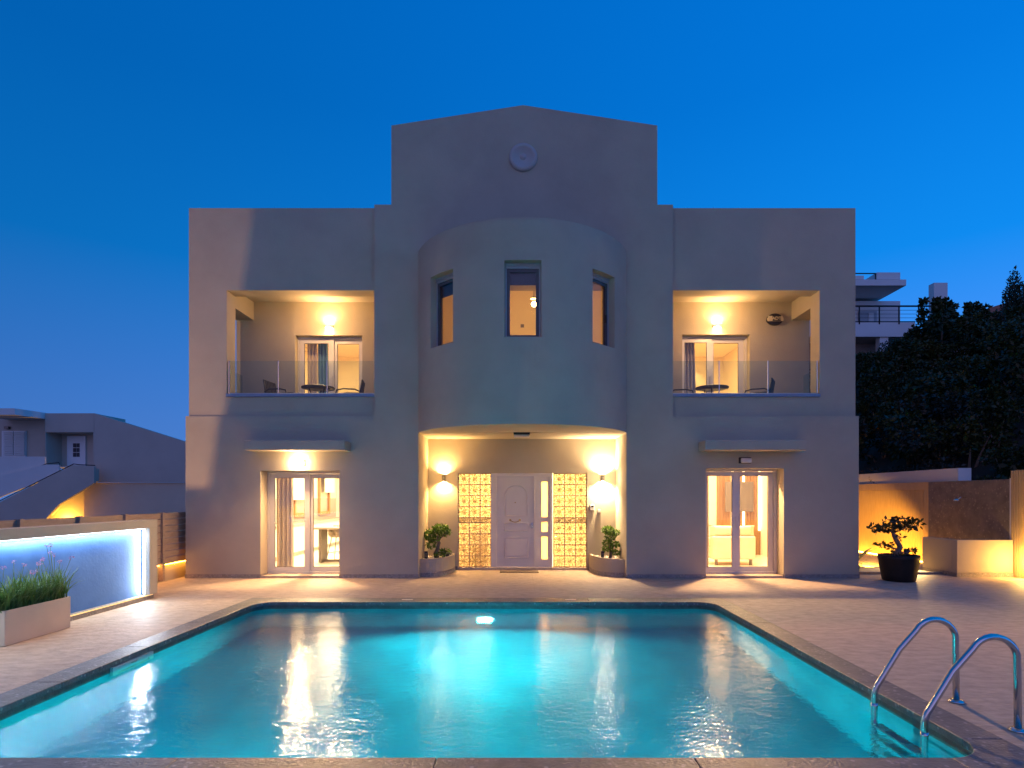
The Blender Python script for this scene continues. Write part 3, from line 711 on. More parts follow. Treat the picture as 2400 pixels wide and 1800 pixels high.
MB().box(-5.22, -3.7, 14.85, 15.6, .90, .945).build('tabletop', M['worktop'], tb, bevel=.005)
for (x) in (-5.02, -3.95):
    flat_wall(MB(), x, x+.8 if False else x+.07, .06, .9, 15.0, 15.5, []).build('leg', M['greypanel'], tb)
MB().box(-4.95, -3.95, 15.2, 15.27, .06, .12).build('foot_rail', M['greypanel'], tb)
def stool(loc, rz, label):
    t = thing('bar_stool', label, 'bar stool', (0, 0, 0), 'bar stools at the kitchen table')
    sh = MB()
    prof = []
    for k in range(13):
        a = R(150+240*k/12-30)
        for (r, z) in ((.19, .62), (.23, .66), (.25, .80), (.245, .93 if 3 <= k <= 9 else .80)):
            prof.append((r*math.cos(a), r*math.sin(a), z))
    for k in range(12):
        for q in range(3):
            i = k*4+q; sh.quad(prof[i], prof[i+4], prof[i+5], prof[i+1]); sh.sm[-1] = True
    sh.lathe([(0, .605), (.19, .605), (.2, .62), (.19, .635), (0, .64)], (0, 0, 0), 16)
    so = sh.build('seat_shell', M['sofa'], t); md = so.modifiers.new('s', 'SOLIDIFY'); md.thickness = .02
    for (a, b) in ((1, 1), (1, -1), (-1, 1), (-1, -1)):
        MB().tube([(a*.12, b*.12, .61), (a*.22, b*.22, 0)], .011, 6).build('leg', M['greypanel'], t)
    q = .185
    MB().tube([(q, q, .2), (q, -q, .2), (-q, -q, .2), (-q, q, .2), (q, q, .2)], .008, 6).build('foot_ring', M['greypanel'], t)
    t.location = loc; t.rotation_euler = (0, 0, rz); WL[t.name] = Vector(loc); return t
s0 = stool((-4.75, 15.75, .05), R(80), 'nearest pale shell bar stool behind the bar table leg')
copy_tree(s0, (-4.28, 16.0, .05), R(95), 'pale shell bar stool half hidden at the right of the kitchen door')
lamp('kitchen_light', 'AREA', (-4.9, 16.5, 3.0), 540, (1, .74, .44), (-4.9, 16.5, 0), 1.6, size_y=3)
lamp('kitchen_light_far', 'AREA', (-4.9, 20.3, 3.0), 280, (1, .74, .44), (-4.9, 20.3, 0), 1.6, size_y=3)

# living room
sw = thing('slat_wall', 'brown slatted wood panel wall with lit vertical strips in the living room', 'wall panel', (6.3, 17.15, .05))
for k in range(28):
    x = 5.72+k*.0425
    if x > 6.9: break
    MB().box(x, x+.03, 17.11, 17.16, .05, 3.04).build('slat', M['slatwood'], sw)
MB().box(5.7, 6.94, 17.162, 17.19, .05, 3.04).build('backing', M['slatwood'], sw)
for (x, z0) in ((6.10, .9), (6.42, .9), (6.87, .75)): MB().box(x, x+.045, 17.07, 17.108, z0, 3.0).build('lit_strip', M['e_led'], sw)
tv = MB().box(5.86, 6.66, 16.90, 16.96, 1.29, 2.14).build('wall_screen', M['greypanel'], bevel=.01); tag(tv, 'large grey rectangular screen hung before the slatted wood wall', 'screen')
so = thing('sofa', 'cream sofa seen from behind inside the living room door', 'sofa', (5.25, 14.7, .05))
MB().box(4.70, 5.74, 14.42, 14.66, .20, .76).build('backrest', M['sofa'], so, bevel=.04)
MB().box(4.70, 5.74, 14.66, 15.3, .20, .50).build('seat', M['sofa'], so, bevel=.04)
MB().box(4.70, 4.85, 14.665, 15.3, .50, .70).build('armrest', M['sofa'], so, bevel=.04)
MB().box(5.59, 5.74, 14.665, 15.3, .50, .70).build('armrest', M['sofa'], so, bevel=.04)
for x in (4.78, 5.62): MB().box(x, x+.06, 14.5, 14.56, .052, .2).build('leg', M['greypanel'], so)
def cushion(x0, x1, y0, y1, z0, z1):
    mb = MB(); n = 10
    for sgn in (-1, 1):
        g = []
        for i in range(n+1):
            for j in range(n+1):
                u, v = i/n*2-1, j/n*2-1; b = (1-u**4)*(1-v**4)
                p = 1-.06*(1-abs(v))**2*0
                g.append((x0+(x1-x0)*(u*(1-.05*(1-v*v))+1)/2, (y0+y1)/2+sgn*(y1-y0)/2*b**.5, z0+(z1-z0)*(v*(1-.10*(1-u*u))+1)/2))
        for i in range(n):
            for j in range(n):
                a = i*(n+1)+j; mb.quad(g[a], g[a+1], g[a+n+2], g[a+n+1]); mb.sm[-1] = True
    return mb
tag(cushion(4.66, 5.78, 14.50, 14.72, .74, 1.02).build('cushion', M['sofa']), 'long cream cushion leaning over the back of the sofa', 'cushion')
tag(MB().box(5.85, 6.15, 16.0, 16.4, .05, .48).build('pouffe', M['slatwood'], bevel=.03), 'low brown table right of the sofa', 'side table')
lamp('living_light', 'AREA', (5.0, 15.2, 3.0), 320, (1, .66, .33), (5.0, 15.2, 0), 2.2, size_y=2.4)

lamp('living_door_fill', 'SPOT', (4.75, 13.75, 2.95), 1300, (1, .60, .27), (4.75, 11.2, 0), .10, 150, .6)  # added unseen spot, throws warm light out through the living room door
lamp('kitchen_door_fill', 'SPOT', (-4.6, 13.75, 2.95), 1150, (1, .64, .32), (-4.6, 11.2, 0), .10, 150, .6)  # added spot, out of view, warms the terrace before the kitchen door
# hall and upstairs
lamp('hall_light', 'AREA', (.1, 15.9, 3.0), 760, (1, .72, .40), (.1, 15.9, 0), 3.4, size_y=1.8)
tag(MB().box(-1.15, -.66, 14.5, 14.9, .05, .98).build('hall_cabinet', mat('red_brown_wood', (.40, .13, .035), .4, var=.2), bevel=.02), 'red brown hall cabinet seen through the left glass blocks', 'cabinet')
lamp('bedroom_light', 'AREA', (-4.7, 16.5, 6.2), 190, (1, .66, .32), (-4.7, 16.5, 0), 1.2)
lamp('bedroom_light_right', 'AREA', (4.9, 16.5, 6.2), 210, (1, .64, .26), (4.9, 16.5, 0), 1.2)
for (x, y) in ((-4.55, 16.4), (-4.25, 17.9), (-4.1, 16.1)):
    o = MB().lathe([(0, -.012), (.05, -.012), (.055, 0)], (x, y, 6.266), 14).build('downlight', M['e_warm'])
    tag(o, {16.4: 'lit downlight in the upstairs ceiling next to the blue curtain', 17.9: 'farthest lit downlight in the left upstairs ceiling', 16.1: 'nearest lit downlight in the left upstairs ceiling'}[y], 'downlight', 'upstairs downlights')
for k, (x, y) in enumerate(((4.95, 19.3), (5.75, 19.3), (4.25, 19.3))):
    lamp('wall_wash', 'SPOT', (x, y-.12, 6.2), 40, (1, .70, .36), (x, y+.02, 4.4), .03, 70, .6)
pn = thing('pendant_lamp', 'thin pendant lamp hanging behind the right balcony door', 'lamp', (4.98, 15.6, 4.4))
MB().tube([(4.98, 15.6, 6.26), (4.98, 15.6, 4.55)], .006, 6).build('cord', M['black'], pn)
MB().lathe([(0, 0), (.05, 0), (.05, -.02)], (4.98, 15.6, 6.26), 12).build('rose', M['black'], pn)
MB().lathe([(.0, .2), (.03, .2), (.06, 0), (.055, 0)], (4.98, 15.6, 4.35), 14).build('lamp_shade', M['black'], pn)
bl = thing('pendant_bulb', 'bright globe bulb hanging inside the middle bay window', 'lamp', (.365, 14.0, 6.15))
MB().lathe([(.0, -.06), (.03, -.052), (.052, -.03), (.06, 0), (.052, .03), (.03, .052), (.0, .06)], (.365, 14.0, 6.23), 16).build('bulb', M['e_bulb'], bl)
MB().tube([(.365, 14.0, 7.2), (.365, 14.0, 6.38)], .006, 6).build('cord', M['black'], bl)
MB().lathe([(0, .05), (.09, .04), (.10, 0), (.095, 0)], (.365, 14.0, 6.345), 14).build('lamp_cap', M['white_lamp'], bl)
lamp('bay_light', 'POINT', (.365, 14.0, 6.05), 60, (1, .55, .16), None, .09)
tag(MB().box(.06, .15, 15.87, 15.899, 6.22, 6.30).build('wall_socket', M['greypanel']), 'small square switch on the wall inside the middle bay window', 'switch')

# ================================================================== BALCONY FURNITURE
def armchair(loc, rz, label):
    t = thing('outdoor_chair', label, 'chair', (0, 0, 0), 'dark balcony chairs')
    MB().box(-.25, .25, -.25, .25, .40, .44).build('seat', M['wicker'], t, bevel=.015)
    bk = MB()
    bk.tube([(-.23, -.23, .43), (-.30, -.23, .87), (-.30, .23, .87), (-.23, .23, .43)], .016, 8)
    bo = bk.build('back_frame', M['wicker'], t)
    for k in range(7):
        y = -.19+.063*k; MB().box(-.012, .012, y-.018, y+.018, 0, 1).build  # noqa
        MB().prism([(-.25, .45), (-.235, .45), (-.293, .855), (-.306, .855)], y-.020, y+.020, 'y').build('back_slat', M['wicker'], t)
    for s in (-1, 1):
        MB().tube([(-.265, s*.25, .60), (-.15, s*.265, .655), (.10, s*.27, .66), (.24, s*.265, .63), (.26, s*.26, .55), (.25, s*.25, .0)], .017, 8).build('armrest', M['wicker'], t)
        MB().tube([(-.235, s*.24, .42), (-.27, s*.25, 0)], .017, 8).build('leg', M['wicker'], t)
    t.location = loc; t.rotation_euler = (0, 0, rz); WL[t.name] = Vector(loc); return t
BF = 3.442
c0 = armchair((-5.33, 13.45, BF), R(-8), 'dark chair left of the round table on the left balcony')
copy_tree(c0, (-3.80, 13.45, BF), R(188), 'dark chair right of the round table on the left balcony')
copy_tree(c0, (5.40, 13.42, BF), R(150), 'dark slatted chair right of the table on the right balcony')
copy_tree(c0, (3.66, 13.55, BF), R(-8), 'dark chair mostly hidden left of the table on the right balcony')
def rtable(loc, label):
    t = thing('round_table', label, 'table', (0, 0, 0), 'round balcony tables')
    MB().lathe([(.335, .70), (.36, .70), (.365, .715), (.36, .73), (.335, .73), (.335, .70)], (0, 0, 0), 36).build('rim', M['wicker'], t)
    lat = MB()
    rg = random.Random(4)
    for k in range(16):
        a = rg.uniform(0, 2*math.pi); b = a+rg.uniform(1.4, 3.6)
        lat.tube([(.34*math.cos(a), .34*math.sin(a), .715), (.34*math.cos(b), .34*math.sin(b), .715)], .011, 5)
    lat.build('lattice_top', M['wicker'], t)
    MB().lathe([(0, .69), (.33, .69), (.33, .696), (0, .696)], (0, 0, 0), 30).build('glass_top', M['black'], t)
    for k in range(3):
        a = R(90+120*k)
        MB().tube([(.2*math.cos(a), .2*math.sin(a), .70), (.08*math.cos(a), .08*math.sin(a), .40), (.27*math.cos(a), .27*math.sin(a), 0)], .014, 6).build('leg', M['wicker'], t)
    t.location = loc; WL[t.name] = Vector(loc); return t
t0 = rtable((-4.49, 13.4, BF), 'dark round lattice table on the left balcony')
copy_tree(t0, (4.34, 13.4, BF), R(40), 'dark round lattice table on the right balcony')

# ================================================================== PLANTS HELPERS
def leaves(n, pts, size, seed, spread=None, elong=1.9, up=0.0):
    """n leaf quads scattered in ellipsoids pts=[(cx,cy,cz,rx,ry,rz,weight)], shell biased"""
    rg = np.random.default_rng(seed)
    w = np.array([p[6] if len(p) > 6 else p[3]*p[4]*p[5] for p in pts], float); w /= w.sum()
    idx = rg.choice(len(pts), n, p=w); P = np.array([p[:6] for p in pts], float)[idx]
    d = rg.normal(size=(n, 3)); d /= np.linalg.norm(d, axis=1)[:, None]
    r = rg.uniform(.25, 1.0, n)**.5
    c = P[:, :3]+P[:, 3:6]*d*r[:, None]
    a = rg.normal(size=(n, 3)) + d*.8 + np.array([0, 0, up]); a /= np.linalg.norm(a, axis=1)[:, None]
    b = np.cross(a, rg.normal(size=(n, 3))); b /= np.linalg.norm(b, axis=1)[:, None]
    s = size*rg.uniform(.6, 1.25, n)[:, None]
    V = np.empty((n, 4, 3)); V[:, 0] = c; V[:, 1] = c+a*s*.5*elong+b*s*.5; V[:, 2] = c+a*s*elong; V[:, 3] = c+a*s*.5*elong-b*s*.5
    return V.reshape(-1, 3)
def leafobj(name, V, m, parent=None, kind='stuff', origin=None):
    n = len(V)//4; me = bpy.data.meshes.new(name)
    off = np.array(base_of(parent) if parent is not None else (origin or (0, 0, 0)))
    V = V-off
    me.vertices.add(len(V)); me.vertices.foreach_set('co', V.ravel()); me.loops.add(len(V)); me.loops.foreach_set('vertex_index', np.arange(len(V)))
    me.polygons.add(n); me.polygons.foreach_set('loop_start', np.arange(n)*4); me.polygons.foreach_set('loop_total', np.full(n, 4)); me.update(calc_edges=True)
    me.materials.append(m); o = bpy.data.objects.new(name, me); COL.objects.link(o)
    if parent is not None: o.parent = parent; WL[o.name] = Vector(off)
    else: o.location = off
    if kind: o['kind'] = kind
    return o
def blades(mb, base, n, length, rad, rg, width=.012, droop=1.0, seg=4):
    for _ in range(n):
        a = rg.uniform(0, 2*math.pi); L = length*rg.uniform(.6, 1.1); lean = rg.uniform(.15, 1.0)
        bx, by = base[0]+rg.uniform(-rad, rad), base[1]+rg.uniform(-rad, rad); dx, dy = math.cos(a), math.sin(a)
        prev = None
        for k in range(seg+1):
            t = k/seg; ang = lean*t*droop*1.25
            h = L*t*math.cos(ang*.8); o = L*t*math.sin(ang)*.9
            w = width*(1-t**2.2)*.5+.0008
            c = (bx+dx*o, by+dy*o, base[2]+h)
            l, r_ = (c[0]-dy*w, c[1]+dx*w, c[2]), (c[0]+dy*w, c[1]-dx*w, c[2])
            if prev: mb.quad(prev[0], prev[1], r_, l)
            prev = (l, r_)
    return mb

# porch planters, bonsai, spots
def qplanter(xw, s, label):
    t = thing('curved_planter', label, 'planter', (xw-s*.3, 13.4, 0), 'curved porch planters')
    def outline(off, top=False):
        a_, b_ = .63-off, 1.22-off
        P = [(xw-s*.002, PB-.002)]
        for k in range(15):
            th = (math.pi/2)*k/14
            ex = math.copysign(abs(math.cos(th))**.75, 1); ey = abs(math.sin(th))**.75
            P.append((xw-s*(.002+a_*ex), PB-.002-b_*ey))
        return P
    MB().prism(outline(.008), .092, .33).build('planter_wall', ST, t)
    rim = outline(0); MB().prism(rim, .33, .385).build('planter_rim', ST, t) if False else None
    o1, o2 = outline(.008), outline(.07)
    mb = MB()
    for k in range(len(o1)):
        a, b, c, d = o1[k], o1[(k+1) % len(o1)], o2[(k+1) % len(o1)], o2[k]
        if k in (0, len(o1)-1): continue
        mb.prism([a, b, c, d], .3305, .385)
    mb.build('planter_rim', ST, t)
    MB().prism(outline(.0), .0, .09).build('planter_plinth', M['plinth'], t)
    gv = MB(); rg = random.Random(5)
    for _ in range(110):
        x = xw-s*rg.uniform(.05, .5); y = PB-rg.uniform(.05, 1.0)
        if ((xw-x)/.55*s)**2+((PB-y)/1.12)**2 > .9: continue
        q = rg.uniform(.012, .024); gv.lathe([(0, -q*.6), (q, 0), (0, q*.7)], (x, y, .345), 5)
    g = gv.build('pebbles', M['pebble'], t); g['kind'] = 'stuff'
qplanter(-2.108, -1, 'curved white planter at the left end of the porch')
qplanter(2.278, 1, 'curved white planter at the right end of the porch')

def bonsai(loc, label, trunk, branches, pads, n, lsize, lm, bm_, group=None, seed=1):
    t = thing('bonsai_tree', label, 'bonsai', loc, group)
    L = Vector(loc); m = MB()
    P = [tuple(L+Vector(p[:3])) for p in trunk]; m.tube(P, [p[3] for p in trunk], 8)
    for br in branches:
        m.tube([tuple(L+Vector(p)) for p in br], [.016*(1-.6*k/(len(br)-1))*(trunk[0][3]/.045) for k in range(len(br))], 6)
    m.build('trunk', bm_, t)
    V = leaves(n, [(L[0]+p[0], L[1]+p[1], L[2]+p[2], *p[3:]) for p in pads], lsize, seed)
    leafobj('foliage', V, lm, t)
    return t
bonsai((-1.83, 13.42, .34), 'spreading green bonsai in the left porch planter',
       [(0, 0, 0, .055), (-.03, 0, .10, .05), (.02, 0, .22, .042), (.05, 0, .34, .035), (.02, 0, .45, .028), (.05, 0, .58, .02)],
       [[(.0, 0, .12), (.08, -.02, .13), (.18, -.03, .14)], [(.04, 0, .33), (-.08, 0, .38), (-.2, .02, .44)], [(.04, 0, .42), (.14, 0, .5), (.22, 0, .58)]],
       [(.08, 0, .66, .20, .15, .10), (.16, -.02, .58, .16, .12, .09), (-.17, 0, .52, .14, .12, .10), (-.08, 0, .44, .16, .12, .08), (-.13, -.02, .30, .12, .1, .07), (.20, -.03, .16, .13, .1, .06), (.08, -.05, .08, .12, .1, .05)],
       1500, .032, M['leaf'], M['bark'], 'porch bonsai trees', 3)
bonsai((2.06, 13.42, .34), 'narrow upright green bonsai in the right porch planter',
       [(0, 0, 0, .04), (.02, 0, .12, .036), (-.03, 0, .26, .03), (.02, 0, .40, .024), (-.01, 0, .52, .018)],
       [[(.0, 0, .12), (.08, 0, .16), (.12, 0, .18)], [(-.02, 0, .26), (-.1, 0, .3)]],
       [(-.04, 0, .62, .13, .12, .08), (.10, 0, .57, .12, .1, .07), (0, 0, .46, .11, .1, .07), (-.06, 0, .36, .11, .1, .06), (.11, 0, .30, .12, .1, .06), (-.08, 0, .22, .11, .1, .06), (.12, -.02, .12, .1, .1, .06)],
       1100, .032, M['leaf'], M['bark'], 'porch bonsai trees', 7)
def spotlight(x, y, z, label, h=.17):
    t = thing('garden_spot', label, 'spotlight', (x, y, z), 'small black garden spots')
    MB().box(x-.035, x+.035, y-.035, y+.035, z+.02, z+h).build('lamp_body', M['black'], t, bevel=.006)
    MB().tube([(x, y, z-.03), (x, y, z+.03)], .012, 6).build('spike', M['black'], t)
    for k in range(3): MB().box(x-.024, x+.024, y-.039, y-.0352, z+.05+.035*k, z+.065+.035*k).build('louvre', M['grey_metal'], t)
spotlight(-2.03, 13.15, .345, 'small black spotlight left of the bonsai in the left planter')
spotlight(1.86, 13.2, .345, 'small black spotlight left of the bonsai in the right planter')
spotlight(-1.6, 13.52, .345, 'small black spotlight right of the bonsai in the left planter', .10)
tag(MB().box(-.42, .46, 13.46, 13.93, .001, .016).build('doormat', M['mat'], bevel=.004), 'brown doormat lying before the white front door', 'doormat')

# ================================================================== POOL FITTINGS
t = thing('pool_lamp', 'round glowing cyan lamp on the far pool wall under water', 'pool lamp', (-.55, PY1, -.9), 'underwater pool lamps')
MB().lathe([(0, -.03), (.11, -.03), (.125, -.015), (.125, 0)], (-.55, PY1+.018, -.9), 28, 'y').build('lit_lens', M['e_pool'], t)
MB().lathe([(.126, -.005), (.15, -.012), (.155, 0)], (-.55, PY1+.018, -.9), 28, 'y').build('bezel', M['white_alu'], t)
PC = (.0, .98, 1.0)
lamp('pool_beam', 'SPOT', (-.55, PY1-.06, -.86), 720, PC, (.3, PY0, -.98), .10, 100, 1.0); lamp('pool_wide', 'SPOT', (-.55, PY1-.06, -.86), 900, PC, (-.3, PY0, -1.0), .10, 174, .5)
for nx_, pw_, lab in ((-2.4, 130, 'added round cyan lamp, unseen on the near pool wall below the camera, left one'), (1.5, 50, 'added round cyan lamp, unseen on the near pool wall below the camera, right one')):  # added unseen lamps to brighten the near part of the pool
    t = thing('pool_lamp', lab, 'pool lamp', (nx_, PY0, -.9), 'underwater pool lamps')
    MB().lathe([(0, .03), (.11, .03), (.125, .015), (.125, 0)], (nx_, PY0-.018, -.9), 28, 'y').build('lit_lens', M['e_pool'], t)
    MB().lathe([(.126, .005), (.15, .012), (.155, 0)], (nx_, PY0-.018, -.9), 28, 'y').build('bezel', M['white_alu'], t)
    lamp('pool_fill_near', 'SPOT', (nx_, PY0+.06, -.8), pw_, PC, (nx_, PY1, -1.0), .10, 170, .7)
# skimmer
t = thing('pool_skimmer', 'white skimmer mouth in the left pool wall at the water line', 'skimmer', (PX0, 6.575, -.24))
w = MB(); grid_wall(w, [6.23, 6.92], [-.27, -.062], [(6.30, 6.85, -.23, -.115)], lambda u, z: (PX0+.012, u, z), lambda u, z: (PX0-.018, u, z)); w.build('frame', M['white_paint'], t)
w = MB(); grid_wall(w, [6.30, 6.85], [-.23, -.115], [], lambda u, z: (PX0-.012, u, z), lambda u, z: (PX0-.017, u, z)); w.build('flap', M['white_lamp'], t)
MB().tube([(PX0+.014, 6.52+.015*k, -.088+.006*math.sin(k*2.1)) for k in range(8)], .003, 5).build('logo_mark', M['grey_metal'], t)
# ladder
t = thing('pool_ladder', 'stainless steel pool ladder with two arched rails at the right pool edge', 'ladder', (3.3, 4.7, 0))
def railpath(y):
    P = [(3.68, y, .0), (3.675, y, .42)]
    for k in range(1, 12):
        a = R(0+150*k/11); P.append((3.50+.178*math.cos(a), y, .515+.18*math.sin(a)))
    P += [(3.20, y, .44), (3.03, y, .165)]
    for k in range(1, 6):
        a = k/5; P.append((3.03-.06*(a-.5*a*a)*1.3, y, .165-.09*a-.04*a*a))
    x = P[-1][0]; P += [(x, y, -.1), (x, y, -1.15)]
    return P
LY = (5.02, 4.40)
for y in LY:
    MB().tube(railpath(y), .0245, 14).build('rail', M['steel'], t)
    MB().lathe([(.0, 0), (.06, 0), (.06, .010), (.045, .02), (.0, .022)], (3.68, y, .001), 18).build('flange', M['steel'], t)
    MB().lathe([(.0285, -.015), (.0285, .015), (.025, .015)], (railpath(y)[-1][0], y, -.02), 14).build('collar', M['steel'], t)
xr = railpath(4.4)[-1][0]
for z in (-.30, -.55, -.80, -1.05):
    st = MB().box(xr-.05, xr+.05, LY[1]+.02, LY[0]-.02, z-.025, z).build('step', M['steel'], t, bevel=.006)
    MB().box(xr-.035, xr+.035, LY[1]+.2, LY[0]-.2, z+.0005, z+.004).build('grip_pad', M['worktop'], st)

# ================================================================== LEFT SIDE: NICHE WALL, PLANTER, FENCE
NX = -6.15
t = thing('niche_wall', 'low rendered wall with a blue panel lit by white strip light on the left', 'wall', (NX-.1, 7, 0))
fw = MB()
ya, yb = 2.0, 10.18; zt = 1.335
fw.box(NX-.25, NX, ya, yb, 1.20, zt); fw.box(NX-.25, NX, 9.96, yb, .085, 1.20); fw.build('wall_frame', ST, t, bevel=.004)
fw = MB().box(NX-.25, NX-.13, ya, 9.96, .085, 1.199).build('blue_panel', M['niche'], t)
MB().box(NX-.25, NX-.045, ya, yb-.03, .0, .084).build('wall_plinth', M['plinth'], t)
MB().box(NX-.10, NX-.07, ya, 9.90, 1.185, 1.1995).build('lit_strip', M['e_cool'], t)
MB().box(NX-.10, NX-.07, 9.945, 9.9595, .10, 1.184).build('lit_strip', M['e_cool'], t)
MB().box(NX-.044, NX-.036, ya, 10.12, .066, .082).build('lit_strip', emit('lit_base_led', (1, .62, .25), 1.6), t)
lamp('niche_strip_top', 'AREA', (NX-.085, 5.95, 1.18), 62, (.80, .90, 1), (NX-.085, 5.95, 0), .025, size_y=7.8)
lamp('niche_strip_side', 'AREA', (NX-.085, 9.94, .64), 24, (.86, .92, 1), (NX-.085, 5, .64), .025, size_y=1.05)
# planter with flowering plants
t = thing('planter_box', 'long beige planter box standing before the blue lit wall', 'planter', (-6.02, 7.36, 0))
bx0, bx1, by0, by1 = -6.14, -5.90, 6.86, 7.87
w = MB(); 
for b in ((bx0, bx1, by0, by0+.015), (bx0, bx1, by1-.015, by1)): w.box(*b, .004, .41)
for b in ((bx0, bx0+.015, by0+.0151, by1-.0151), (bx1-.015, bx1, by0+.0151, by1-.0151)): w.box(*b, .004, .41)
w.build('box', M['beigepot'], t, bevel=.003)
MB().box(bx0+.016, bx1-.016, by0+.016, by1-.016, .3, .35).build('soil', M['soil'], t)
rg = random.Random(11)
labs = ['clump of strap leaves nearest the camera in the planter box', 'strap leaf clump second from the near end of the planter box', 'strap leaf clump at the middle of the planter box', 'strap leaf clump next to the far clump in the planter box', 'strap leaf clump with lilac flowers at the far end of the planter box']
for k in range(5):
    y = 6.95+.21*k; x = -6.02
    t = thing('garlic_plant', labs[k], 'plant', (x, y, .35), 'strap leaved plants in the planter box')
    blades(MB(), (x, y, .34), 120, .50, .09, rg, .014).build('leaves', M['grass'], t, kind='stuff')
    nfl = (2, 2, 3, 2, 7)[k]
    for q in range(nfl):
        a = rg.uniform(0, 6.28); o = rg.uniform(.02, .10) if k < 4 else rg.uniform(.02, .26); hgt = rg.uniform(.42, .60) if k < 4 else rg.uniform(.50, .78)
        tip = (x+o*math.cos(a)*.8+.03, y+o*math.sin(a)+(.06 if k == 4 else 0), .35+hgt)
        MB().tube([(x, y, .36), ((x+tip[0])/2-.01, (y+tip[1])/2, .35+hgt*.55), tip], .0028, 5).build('stalk', M['grass'], t)
        V = leaves(18, [(tip[0], tip[1], tip[2], .022, .022, .018)], .013, 100+k*10+q, elong=1.5); leafobj('flower', V, M['flower'], t)

# slat fence
t = thing('slat_fence', 'brown horizontal slat fence behind the blue lit wall', 'fence', (-7.2, 10.5, 0))
FXx = -7.2
posts = [5.15, 6.3, 7.45, 8.6, 9.77, 10.9, 12.04, 13.2]
for y in posts: MB().box(FXx-.035, FXx+.055, y-.035, y+.035, .02, 1.40).build('post', M['fencewood'], t)
for i in range(len(posts)-1):
    for k in range(8):
        z0 = .36+k*.13
        MB().box(FXx-.015, FXx+.012, posts[i]+.037, posts[i+1]-.037, z0, z0+.118).build('slat', M['fencewood'], t)
MB().box(FXx-.10, FXx+.04, 5.0, 13.5, -.02, .33).build('low_wall', ST, t) if False else None
t2 = thing('low_wall', 'low rendered wall glowing amber under the slat fence', 'wall', (-7.3, 10, 0))
MB().box(FXx-.30, FXx-.08, 5.0, 14.5, -.02, .34).build('wall_body', ST, t2)
MB().box(FXx-.03, FXx-.012, 11.0, 13.4, .325, .338).build('lit_strip', emit('lit_fence_led', AMBER, 40), t2)

# added unseen floodlight; barn doors shaped to cut the light patch on the house corner
Lp = Vector((-10.0, 7.4, 1.5))
t = thing('floodlight', 'added unseen floodlight with light cutting barn doors on a post beyond the fence', 'floodlight', (Lp.x, Lp.y-.1, -.02))
MB().tube([(Lp.x, Lp.y-.25, -.02), (Lp.x, Lp.y-.25, .95)], .025, 8).build('post', M['black'], t)
MB().box(Lp.x-.13, Lp.x+.13, Lp.y-.3, Lp.y-.08, Lp.z-.12, Lp.z+.12).build('lamp_body', M['black'], t)
def sh(p, s=.04): return Lp+(Vector(p)-Lp)*s
A1, A2 = sh((-4.76, FY, 14.0)), sh((-6.66, FY, .5)); B1, B2 = sh((-9.5, FY, 2.05)), sh((-5.2, FY, 1.86))
ext = Vector((.42, 0, 0)); dn = Vector((0, 0, -.25))
MB().prism([(p.x, p.z) for p in (A1, A2, A2+ext, A1+ext)], A1.y, A1.y+.004, 'y').build('light_cut_plate', M['black'], t)
MB().prism([(p.x, p.z) for p in (B1, B2, B2+dn, B1+dn)], A1.y+.006, A1.y+.010, 'y').build('light_cut_plate', M['black'], t)
C1, C2 = sh((-7.35, FY, 14.0)), sh((-7.35, FY, 1.0)); MB().prism([(p.x, p.z) for p in (C1, C2, C2-ext*.7, C1-ext*.7)], A1.y+.012, A1.y+.016, 'y').build('light_cut_plate', M['black'], t)
lamp('flood_beam', 'SPOT', Lp, 1000, (1, .56, .26), (-6.9, FY, 4.4), .005, 90, .3)

# ================================================================== RIGHT SIDE: BOUNDARY WALL, SHOWER, POT
BXx = 10.65
t = thing('boundary_wall', 'boundary wall clad in fluted panel and brown stone on the right', 'wall', (BXx+.2, 15, 0))
w = MB().box(BXx+.06, BXx+.32, 12.9, 21, -.02, 2.0); w.build('wall_core', ST, t)
MB().box(BXx+.10, BXx+.42, 14.6, 21, 2.002, 2.42).build('parapet', M['white_n'], t)
MB().box(BXx, BXx+.058, 15.5, 21, 1.90, 2.10).box(BXx, BXx+.058, 15.5, 15.66, .02, 1.898).build('panel_frame', M['panelwood'], t)
fl = MB(); y = 15.665
while y < 20.9:
    fl.box(BXx+.012, BXx+.055, y, y+.045, .02, 1.897); y += .062
fl.box(BXx+.045, BXx+.058, 15.665, 20.95, .02, 1.897)
fl.build('fluted_panel', M['panelwood'], t, kind='stuff')
MB().box(BXx-.02, BXx+.058, 12.93, 15.49, .0, 2.10).build('stone_slab', M['stone'], t, bevel=.006)
MB().box(BXx-.02, BXx+.32, 12.86, 12.925, 0, 2.12).build('edge_trim', M['white_n'], t)
t = thing('fluted_screen', 'tall fluted wood screen at the right edge beside the shower wall', 'screen', (BXx, 11.8, 0))
fl = MB(); y = 9.5
while y < 12.84:
    fl.box(BXx-.03, BXx+.02, y, y+.05, .01, 2.28); y += .068
fl.build('fluting', M['panelwood'], t, kind='stuff'); MB().box(BXx+.021, BXx+.1, 9.5, 12.855, .01, 2.29).build('backing', M['panelwood'], t)
# shower head
t = thing('shower_head', 'chrome shower head on a short arm on the brown stone slab', 'shower', (BXx-.02, 14.2, 1.63))
MB().tube([(BXx-.02, 14.2, 1.70), (BXx-.12, 14.2, 1.71), (BXx-.2, 14.2, 1.66)], .011, 8).build('arm', M['chrome'], t)
MB().lathe([(0, .03), (.03, .03), (.075, 0), (.078, -.012), (.0, -.012)], (BXx-.22, 14.2, 1.64), 18).build('rose', M['chrome'], t)
